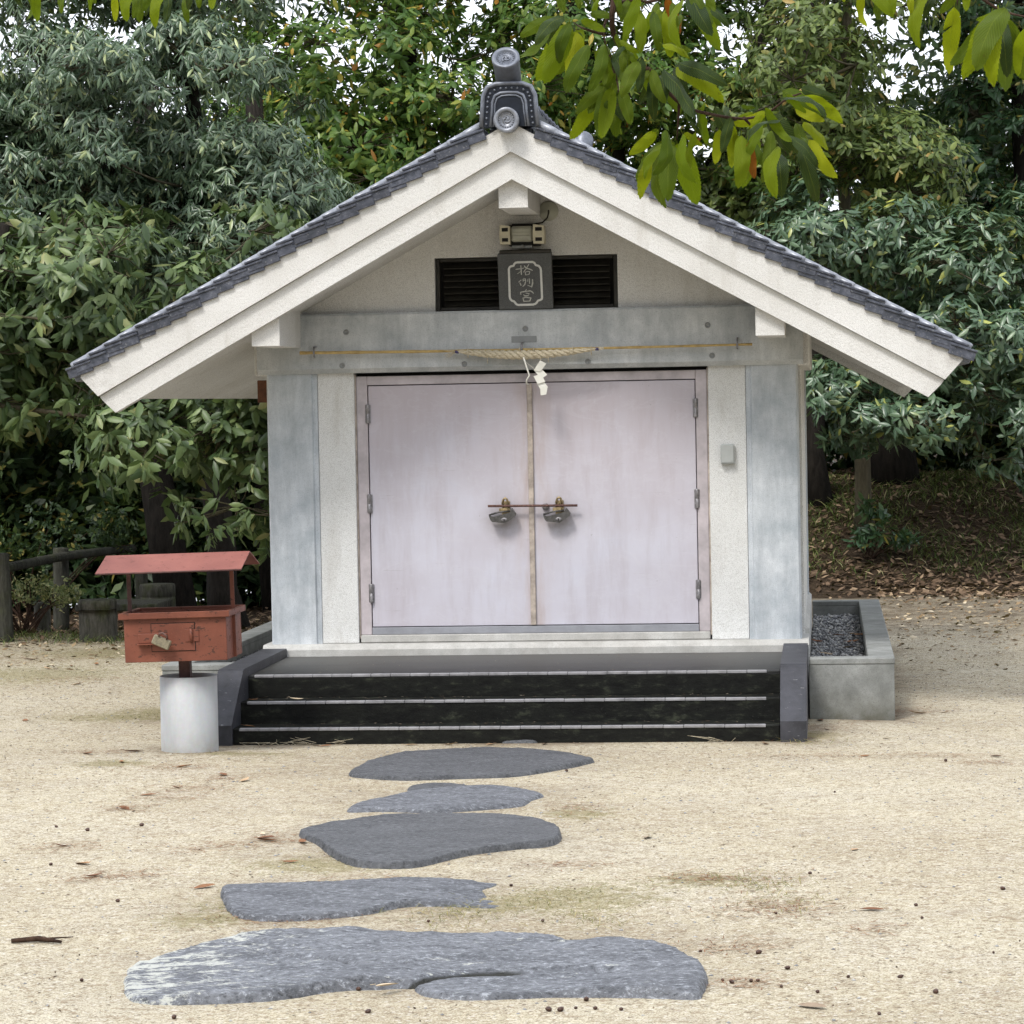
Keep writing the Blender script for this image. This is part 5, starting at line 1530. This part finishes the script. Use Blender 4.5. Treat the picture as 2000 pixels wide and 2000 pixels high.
shrub('rail_bush', 'dark small-leaved bush behind the rail at far left', (-6.6, 10.6), [((-6.5, 10.4, .95), (.7, .4, .45)), ((-7.2, 10.4, .8), (.6, .4, .5)), ((-5.75, 10.9, 1.05), (.3, .3, .3))], 110, 6, .07, .036, 'leaf_wood', 33, 12)
shrub('bank_bush', 'low green bush at the right edge above the bank', (4.6, 13.6), [((4.5, 13.4, .55), (.35, .3, .25)), ((4.85, 13.4, .75), (.35, .4, .35))], 45, 7, .12, .045, 'leaf_dark', 34, 10, .3)
shrub('edge_bush', 'dark bush growing between the trunks under the red box roof', (-3.5, 12.8), [((-3.5, 12.6, .8), (.5, .4, .6)), ((-2.9, 12.6, .9), (.5, .4, .7)), ((-3.1, 12.4, .35), (.7, .3, .3))], 90, 7, .09, .04, 'leaf_wood', 35, 10, .2)

# ------------------------------------------------------------------ ground cover
def scatter_leaves(n, region, ll, lw, mat, name, label, cat, tilt=.35, seed=41, lift=.012, dens=None):
    g = np.random.default_rng(seed)
    p = np.stack([g.uniform(region[0], region[1], n), g.uniform(region[2], region[3], n)], 1)
    if dens is not None:
        p = p[g.uniform(0, 1, len(p)) < dens(p[:, 0], p[:, 1])]
    n = len(p)
    z = height(p[:, 0], p[:, 1]) + lift * g.uniform(.3, 1.6, n)
    a = g.uniform(0, 6.283, n)
    d = np.stack([np.cos(a), np.sin(a), g.normal(size=n) * tilt], 1)
    nr = np.stack([g.normal(size=n) * tilt, g.normal(size=n) * tilt, np.ones(n)], 1)
    L = g.uniform(.6, 1.25, n) * ll
    v, f, k = leaf_arrays(np.column_stack([p, z]), d, nr, L, L * lw / ll, .15, g.uniform(-.1, .3))
    o = fast_mesh(name, v, f, mat, None, np.repeat(g.uniform(0, 1, n), k))
    return tag(o, label, cat, kind='stuff')
scatter_leaves(17000, (-1, 6.5, 9.5, 18.5), .11, .05, 'litter', 'leaf_litter', 'thick brown leaf litter on the bank right of the hall', 'leaf litter', .4, 41, .03,
               lambda x, y: smooth(9.7, 11.3, y + .4 * np.sin(x * 2.3)) * (.55 + .45 * smooth(13.5, 11.5, y)))
scatter_leaves(6500, (-9, -1.5, 5.6, 13.5), .10, .045, 'litter', 'leaf_litter', 'scattered brown leaf litter below the left trees', 'leaf litter', .4, 42, .02,
               lambda x, y: smooth(5.2, 8.5, y))
scatter_leaves(8500, (-8, 6, 2.5, 11.5), .08, .036, 'dry', 'dry_leaves', 'thin brown leaves strewn over the sand beside and behind the hall', 'dry leaves', .3, 43, .012,
               lambda x, y: smooth(2.2, 8.5, y) * (np.abs(x) > 2.62))
scatter_leaves(30000, (-6, 5.5, -12.2, 8), .026, .008, 'debris', 'ground_crumbs', 'tiny twigs and bark crumbs strewn over the sand', 'debris', .25, 44, .004,
               lambda x, y: .25 + .75 * smooth(-6, 4, y + 1.5 * np.sin(x * 1.3)))

def blades(name, label, n, region, h, w, mat, seed, dens=None, cat='grass', spread=.5):
    g = np.random.default_rng(seed)
    p = np.stack([g.uniform(region[0], region[1], n), g.uniform(region[2], region[3], n)], 1)
    if dens is not None:
        p = p[g.uniform(0, 1, len(p)) < dens(p[:, 0], p[:, 1])]
    n = len(p)
    z = height(p[:, 0], p[:, 1]) - .005
    a = g.uniform(0, 6.283, n)
    d = np.stack([np.cos(a) * spread, np.sin(a) * spread, g.uniform(.5, 1.2, n)], 1)
    L = g.uniform(.5, 1.3, n) * h
    v, f, k = leaf_arrays(np.column_stack([p, z]), d, np.stack([-np.cos(a), -np.sin(a), np.full(n, .4)], 1), L, np.full(n, w), .1, .35)
    return tag(fast_mesh(name, v, f, mat, None, np.repeat(g.uniform(0, 1, n), k)), label, cat, kind='stuff')
blades('bank_grass', 'dry green dwarf bamboo grass on the bank right of the hall', 17000, (0.5, 6.5, 11.3, 16), .15, .012, 'grass', 51,
       lambda x, y: smooth(11.2, 12.6, y) * np.clip(.55 + .5 * np.sin(x * 3.1) * np.sin(y * 2.2 + x), .1, 1))
blades('verge_grass', 'green grass round the foot of the log stool', 2600, (-7.5, -3.6, 6.0, 7.8), .11, .007, 'grass', 52, lambda x, y: smooth(5.8, 6.8, y + .2 * np.sin(x * 5)) * (1 - smooth(7.2, 7.8, y)))
# grass tufts on the sand
vs, fs, rs, off = [], [], [], 0
g = np.random.default_rng(53)
for tx, ty in TUFTS:
    for q in range(3):
        n = 30
        p = np.column_stack([g.normal(tx, .11, n), g.normal(ty, .14, n), np.zeros(n)])
        p[:, 2] = height(p[:, 0], p[:, 1]) - .004
        a = g.uniform(0, 6.283, n)
        d = np.stack([np.cos(a) * .9, np.sin(a) * .9, g.uniform(.3, .9, n)], 1)
        v, f, k = leaf_arrays(p, d, np.stack([-np.cos(a), -np.sin(a), np.full(n, .4)], 1), g.uniform(.03, .085, n), np.full(n, .0035), .1, .25)
        vs.append(v); fs.append(f + off); rs.append(np.repeat(g.uniform(.2, 1, n), k)); off += len(v)
for mx, my, rx, ry in MOSS:
    n = int(420 * rx * ry / .2)
    p = np.column_stack([g.normal(mx, rx * .55, n), g.normal(my, ry * .6, n), np.zeros(n)])
    p = p[(np.abs(p[:, 0]) > 1.98) | (p[:, 1] < -2.16)]
    p = p[(p[:, 0] > 2.57) | (p[:, 0] < -2.57) | (p[:, 1] < -2.0)]
    n = len(p)
    p[:, 2] = height(p[:, 0], p[:, 1]) - .002
    a = g.uniform(0, 6.283, n)
    d = np.stack([np.cos(a), np.sin(a), g.uniform(.15, .7, n)], 1)
    v, f, k = leaf_arrays(p, d, np.stack([-np.cos(a), -np.sin(a), np.full(n, .4)], 1), g.uniform(.012, .04, n), np.full(n, .003), .1, .2)
    vs.append(v); fs.append(f + off); rs.append(np.repeat(g.uniform(0, 1, n), k)); off += len(v)
tag(fast_mesh('sparse_grass', np.concatenate(vs), np.concatenate(fs), 'sedge', None, np.concatenate(rs)), 'sparse short grass and moss in patches on the sand', 'grass', kind='stuff')
# small loose pebbles
n = 3200
pc = np.column_stack([g.uniform(-5, 5, n), g.uniform(-12.2, 3, n), np.zeros(n)])
pc = pc[(np.abs(pc[:, 0]) > 2.6) | (pc[:, 1] < -2.2)]
n = len(pc)
pc[:, 2] = height(pc[:, 0], pc[:, 1]) + .001
dirs = np.array([(1, 0, 0), (-1, 0, 0), (0, 1, 0), (0, -1, 0), (0, 0, 1), (0, 0, -1)], float)
v = dirs[None] * (g.uniform(.0025, .0075, (n, 1, 1)) ** 1.0) * g.uniform(.7, 1.35, (n, 6, 1)) * np.array([1.3, 1.1, .7]) + pc[:, None]
t8 = np.array([(0, 2, 4), (2, 1, 4), (1, 3, 4), (3, 0, 4), (2, 0, 5), (1, 2, 5), (3, 1, 5), (0, 3, 5)])
tag(fast_mesh('pebbles', v.reshape(-1, 3), (np.arange(n)[:, None, None] * 6 + t8[None]).reshape(-1, 3), 'gravel', None, np.repeat(g.uniform(.3, 1, n), 6), True), 'small loose pebbles scattered over the sand', 'pebbles', kind='stuff')
# fallen pine needles
vs, fs, rs, off = [], [], [], 0
for mx, my, rx, ry in NEEDLES:
    n = int(190 * (rx * ry / .05) ** .5)
    p = np.column_stack([g.normal(mx, rx * .5, n), g.normal(my, ry * .7, n), np.full(n, .004)])
    p[:, 2] = height(p[:, 0], p[:, 1]) + g.uniform(.002, .009, n)
    a = g.normal(0, .8, n)
    d = np.stack([np.cos(a), np.sin(a), g.normal(size=n) * .08], 1)
    v, f, k = leaf_arrays(p, d, np.tile((0, 0, 1.), (n, 1)), g.uniform(.03, .09, n), np.full(n, .0042), .05, .02)
    vs.append(v); fs.append(f + off); rs.append(np.repeat(g.uniform(0, 1, n), k)); off += len(v)
tag(fast_mesh('fallen_needles', np.concatenate(vs), np.concatenate(fs), 'needle', None, np.concatenate(rs)), 'rusty fallen needles in thin drifts on the sand', 'needles', kind='stuff')

# single fallen leaves and nuts
def curled_leaf(seed, ln=.115, w=.05):
    g_ = random.Random(seed)
    mb = MB()
    n = 8
    v = []
    up = g_.uniform(.0, .25)
    tw = g_.uniform(-.5, .5)
    for i in range(n + 1):
        u = i / n
        hw = w * .5 * math.sin(math.pi * min(1, u * .94 + .04)) ** .75
        x = ln * (u - .5)
        zc = .012 + up * .045 * (2 * u - 1) ** 2
        for s in (-1, 0, 1):
            v.append((x, s * hw * .85, zc - .008 + abs(s) * hw * .3 * (1 + tw * s)))
    f = [(i * 3 + k, i * 3 + k + 1, i * 3 + k + 4, i * 3 + k + 3) for i in range(n) for k in (0, 1)]
    mb.add(v, f, True)
    mb.tube([(-ln * .5, 0, .012 + up * .045), (-ln * .72, .004, .014)], .0012, 4)
    me = mb.mesh('fallen_leaf')
    me.materials.append(M['fallen'])
    return me
LV = [curled_leaf(k) for k in range(5)]
def put_leaf(x, y, z, label, group, s=1.0, ax=None):
    o = bpy.data.objects.new('fallen_leaf', LV[random.randrange(5)])
    COL.objects.link(o)
    o.location = (x, y, z)
    o.rotation_euler = (random.uniform(-.15, .15), random.uniform(-.15, .15), random.uniform(0, 6.28) if ax is None else ax)
    o.scale = (s, s, s)
    tag(o, label, 'leaf', group)
for lx, ly in LEAVES:
    near = ly < -1.9
    put_leaf(lx, min(ly, -2.2) if abs(lx) < 1.9 and ly > -2.5 else ly, float(height(lx, ly)) + .001, *(('dry brown fallen leaf on the sand left of the stepping stones', 'fallen leaves left of the stones') if lx < -.7 and ly < 3 else (('dry brown fallen leaf on the sand behind the red box, near the logs', 'fallen leaves near the logs') if lx < -.7 else (('dry brown fallen leaf on the sand right of the stepping stones', 'fallen leaves right of the stones') if ly > -13 and (lx > .85 or ly < -8) else ('dry brown fallen leaf against the foot of the steps or stones', 'fallen leaves by the steps')))), random.uniform(.55, 1.05))
for lx, ly in LEAVES_BED:
    put_leaf(lx, ly, .30, 'pale dry leaf lying on the gravel in the right bed', 'leaves in the gravel bed', random.uniform(.8, 1.1), random.uniform(-.4, .4))
for lx, ly, lz, lab, s in ((-1.68, -1.60, .254, 'pale standing leaf in the left corner of the middle step', .6), (-1.72, -1.72, .254, 'yellowish crumpled leaf at the left end of the middle step', .5),
                           (-1.43, -1.72, .254, 'rounded pale leaf on the middle step', .8), (-1.70, -2.0, .107, 'brown leaf at the left end of the lowest step', .7)):
    put_leaf(lx, ly, lz + .002, lab, None, s, .1)
put_leaf(.44, -10.27, .03 + float(height(.44, -10.27)), 'pale dry leaf resting on the edge of the long cracked stone', None, 1.0, .9)

nm = MB()
nm.lathe([(.0005, -.013), (.008, -.012), (.0135, -.004), (.014, .002), (.011, .009), (.006, .013), (.0015, .0165), (.0004, .019)], 10, Matrix.Translation((0, 0, .012)) @ Matrix.Rotation(R(74), 4, 'X'))
nm.lathe([(.0005, -.016), (.010, -.0145), (.0152, -.006), (.0155, -.002), (.0145, -.001)], 10, Matrix.Translation((0, 0, .012)) @ Matrix.Rotation(R(74), 4, 'X'))
nutm = nm.mesh('acorn')
nutm.materials.append(M['nut'])
for x, y in NUTS:
    o = bpy.data.objects.new('acorn', nutm)
    COL.objects.link(o)
    o.location = (x, y, float(height(x, y)) + .001)
    o.rotation_euler = (random.uniform(-.3, .3), random.uniform(-.3, .3), random.uniform(0, 6.28))
    s = random.uniform(.4, .8)
    o.scale = (s * random.uniform(.8, 1.3), s * random.uniform(.8, 1.3), s * .85)
    if x < -.75:
        tag(o, 'small dark brown acorn on the sand left of the stepping stones', 'acorn', 'acorns left of the stones')
    elif x > 1.62 or y > -8:
        tag(o, 'small dark brown acorn on open sand right of the stepping stones', 'acorn', 'acorns on the right sand')
    else:
        tag(o, 'small dark brown acorn lying close round the long cracked stone', 'acorn', 'acorns round the long stone')
single('dead_twig', MB().tube([(-1.30, -9.20, .006), (-1.19, -9.18, .012), (-1.08, -9.23, .008)], [.010, .013, .006], 6).tube([(-1.19, -9.18, .010), (-1.05, -9.15, .014)], [.006, .002], 5), 'twig', (-1.19, -9.19, 0), 'short dark dead twig lying alone on the sand at left', 'twig')
# crumbs on the treads
g = np.random.default_rng(61)
n = 420
k_ = g.integers(0, 3, n)
p = np.column_stack([g.uniform(-1.75, 1.75, n), np.array(SY)[k_] + .04 + .21 * g.uniform(0, 1, n) ** .5, np.array(SZ)[k_] + .004])
p[k_ == 2, 1] = g.uniform(-1.5, -.2, (k_ == 2).sum())
an = g.uniform(0, 6.28, n)
v, f, k = leaf_arrays(p, np.stack([np.cos(an), np.sin(an), np.full(n, .15)], 1), np.tile((0, 0, 1.), (n, 1)), g.uniform(.008, .03, n), g.uniform(.004, .009, n), .1, .1)
tag(fast_mesh('step_crumbs', v, f, 'debris', None, np.repeat(g.uniform(.3, 1, n), k)), 'pale crumbs and dust strewn on the black steps', 'debris', kind='stuff')
# dry root wisps against the lowest step
mb = MB()
for k in range(20):
    x = random.uniform(-1.75, -1.0) if k < 15 else random.uniform(1.25, 1.5)
    mb.tube([(x, -2.16, .004), (x + random.uniform(-.08, .08), -2.17, random.uniform(.01, .03)), (x + random.uniform(-.14, .14), -2.19, random.uniform(.004, .06))], [.002, .0015, .0008], 5)
tag(mb.build('dry_weeds', 'straw'), 'dry pale weed stems against the foot of the lowest step', 'weeds', kind='stuff')

# ------------------------------------------------------------------ near chestnut branches
def near_leaf(variant, w=.34):
    """serrated, arched leaf of unit length along -z, width w, facing -y"""
    g_ = random.Random(variant)
    n = 16
    bend = g_.uniform(.05, .42)
    sway = g_.uniform(-.06, .06)
    v, uv = [], []
    for i in range(n + 1):
        u = i / n
        hw = w * .5 * (max(u, .004) ** .45) * (1 - u) ** .72 / .455
        if i == n:
            hw = .004
        ser = .012 if (0 < i < n) else 0
        for s in (-1, -.5, 0, .5, 1):
            hh = hw + (ser if abs(s) == 1 else 0)
            v.append((s * hh + sway * math.sin(math.pi * u), -bend * math.sin(math.pi * u * .8) + abs(s) * hh * .28 + .022 * math.sin(u * 13 + s * 2 + variant), -u - (.012 if abs(s) == 1 else 0)))
            uv.append((.5 + .5 * s, u))
    f = [(i * 5 + k, i * 5 + k + 1, i * 5 + k + 6, i * 5 + k + 5) for i in range(n) for k in range(4)]
    mb = MB().add(v, f, True)
    # saw teeth along both edges
    for i in range(1, n - 1):
        for e in (0, 4):
            a, b = Vector(v[i * 5 + e]), Vector(v[(i + 1) * 5 + e])
            out = Vector((-1 if e == 0 else 1, 0, -1.0)) * .014
            mb.add([a, b, b + out * .9], [(0, 1, 2)])
            uv += [(0 if e == 0 else 1, i / n)] * 3
    mb.tube([(0, .004, .10), (0, 0, 0)], .006, 5)
    me = mb.mesh('leaf')
    lay = me.uv_layers.new(name='UVMap')
    full = uv + [(.5, 0)] * (len(me.vertices) - len(uv))
    for lp in me.loops:
        lay.data[lp.index].uv = full[lp.vertex_index]
    return me
NEAR = {}
for key in 'bymdo':
    NEAR[key] = []
    for k in range(6):
        me = near_leaf(100 + k, (.26, .29, .32, .24, .28, .22)[k])
        me.materials.append(M['near_' + key])
        NEAR[key].append(me)
YF = -14.0
ch = root('chestnut_tree', (6.2, -13.2, 0), 'near chestnut tree whose leafy branch tips hang into the top of the picture', 'tree')
mb = MB().tube([(6.2, -13.2, -.1), (6.1, -13.2, 1.6), (6.2, -13.3, 3.4), (5.9, -13.4, 5.0), (5.6, -13.4, 7.5)], [.24, .19, .17, .14, .08], 14)
mb.build('trunk', 'bark', ch)
def near_branch(twigs, leaves, link, label, fill=.35):
    b = MB()
    for i, tw in enumerate(twigs):
        pts = [(x, YF + .03 * math.sin(k * 1.7 + i), z) for k, (x, z) in enumerate(tw)]
        n = len(pts)
        # smooth it
        q = smooth_poly3(pts)
        r0 = .0085 if i == 0 else .0045
        b.tube(q, [r0 * (1 - .75 * k / (len(q) - 1)) for k in range(len(q))], 7)
    b.tube(smooth_poly3(link), list(np.linspace(.055, .009, len(smooth_poly3(link)))), 8)
    br = b.build('branch', 'twig', ch, label)
    extra = []
    for (x0, z0, x1, z1, key) in leaves:
        if random.random() < fill:
            a_, s_ = random.uniform(-.5, .5), random.uniform(.7, 1.0)
            dx, dz = (x1 - x0) * s_, (z1 - z0) * s_
            ex, ez = x0 + random.uniform(-.03, .03), z0 + random.uniform(-.01, .03)
            extra.append((ex, ez, ex + dx * math.cos(a_) - dz * math.sin(a_), ez + dx * math.sin(a_) + dz * math.cos(a_), random.choice('mmmddb')))
    for (x0, z0, x1, z1, key) in leaves + extra:
        L = math.hypot(x1 - x0, z1 - z0)
        lean = random.uniform(-.35, .35)
        L3 = L / math.cos(lean)
        down = Vector((x1 - x0, math.tan(lean) * L, z1 - z0)).normalized()
        zax = -down
        yaw = random.gauss(0, .4)
        side = Vector((1, 0, 0)) if abs(down.x) < .8 else Vector((0, 0, 1))
        yax = zax.cross(side).normalized()
        if yax.y < 0:
            yax = -yax
        xax = yax.cross(zax)
        m3 = Matrix((xax, yax, zax)).transposed()
        m3 = m3 @ Matrix.Rotation(yaw, 3, 'Z')
        if random.random() < .25:
            m3 = m3 @ Matrix.Rotation(math.pi, 3, 'Z')
        o = bpy.data.objects.new('leaf', NEAR[key][random.randrange(6)])
        COL.objects.link(o)
        o.parent = br
        o.location = Vector((x0, YF + random.uniform(-.12, .12), z0)) - top_origin(ch)
        o.rotation_euler = m3.to_euler()
        o.scale = (L3 * 1.04,) * 3
    return br

def smooth_poly3(pts, k=4):
    P = [Vector(p) for p in pts]
    P = [P[0] * 2 - P[1]] + P + [P[-1] * 2 - P[-2]]
    out = []
    for i in range(1, len(P) - 2):
        a, b, c, d = P[i - 1], P[i], P[i + 1], P[i + 2]
        for t in [j / k for j in range(k)]:
            out.append(.5 * ((2 * b) + (c - a) * t + (2 * a - 5 * b + 4 * c - d) * t * t + (-a + 3 * b - 3 * c + d) * t ** 3))
    out.append(P[-2])
    return [tuple(p) for p in out]

def link_to(tw):
    x, z = tw[0][0]
    return [(5.9, -13.4, 5.0), ((x + 5.9) / 2 + .2, -13.5, 5.4), (x + .25, -13.85, z + .5), (x, YF, z)]
near_branch(TWIG_MID, LEAF_MID, link_to(TWIG_MID), 'middle branch with the largest spray of leaves, over the roof', 1.0)
near_branch(TWIG_LEFT, LEAF_LEFT, link_to([TWIG_LEFT[0][::-1]]), 'branch whose leaf tips hang along the top left edge')
near_branch(TWIG_RIGHT, LEAF_RIGHT, link_to([TWIG_RIGHT[0][::-1]]), 'branch with large bright leaves in the top right corner')
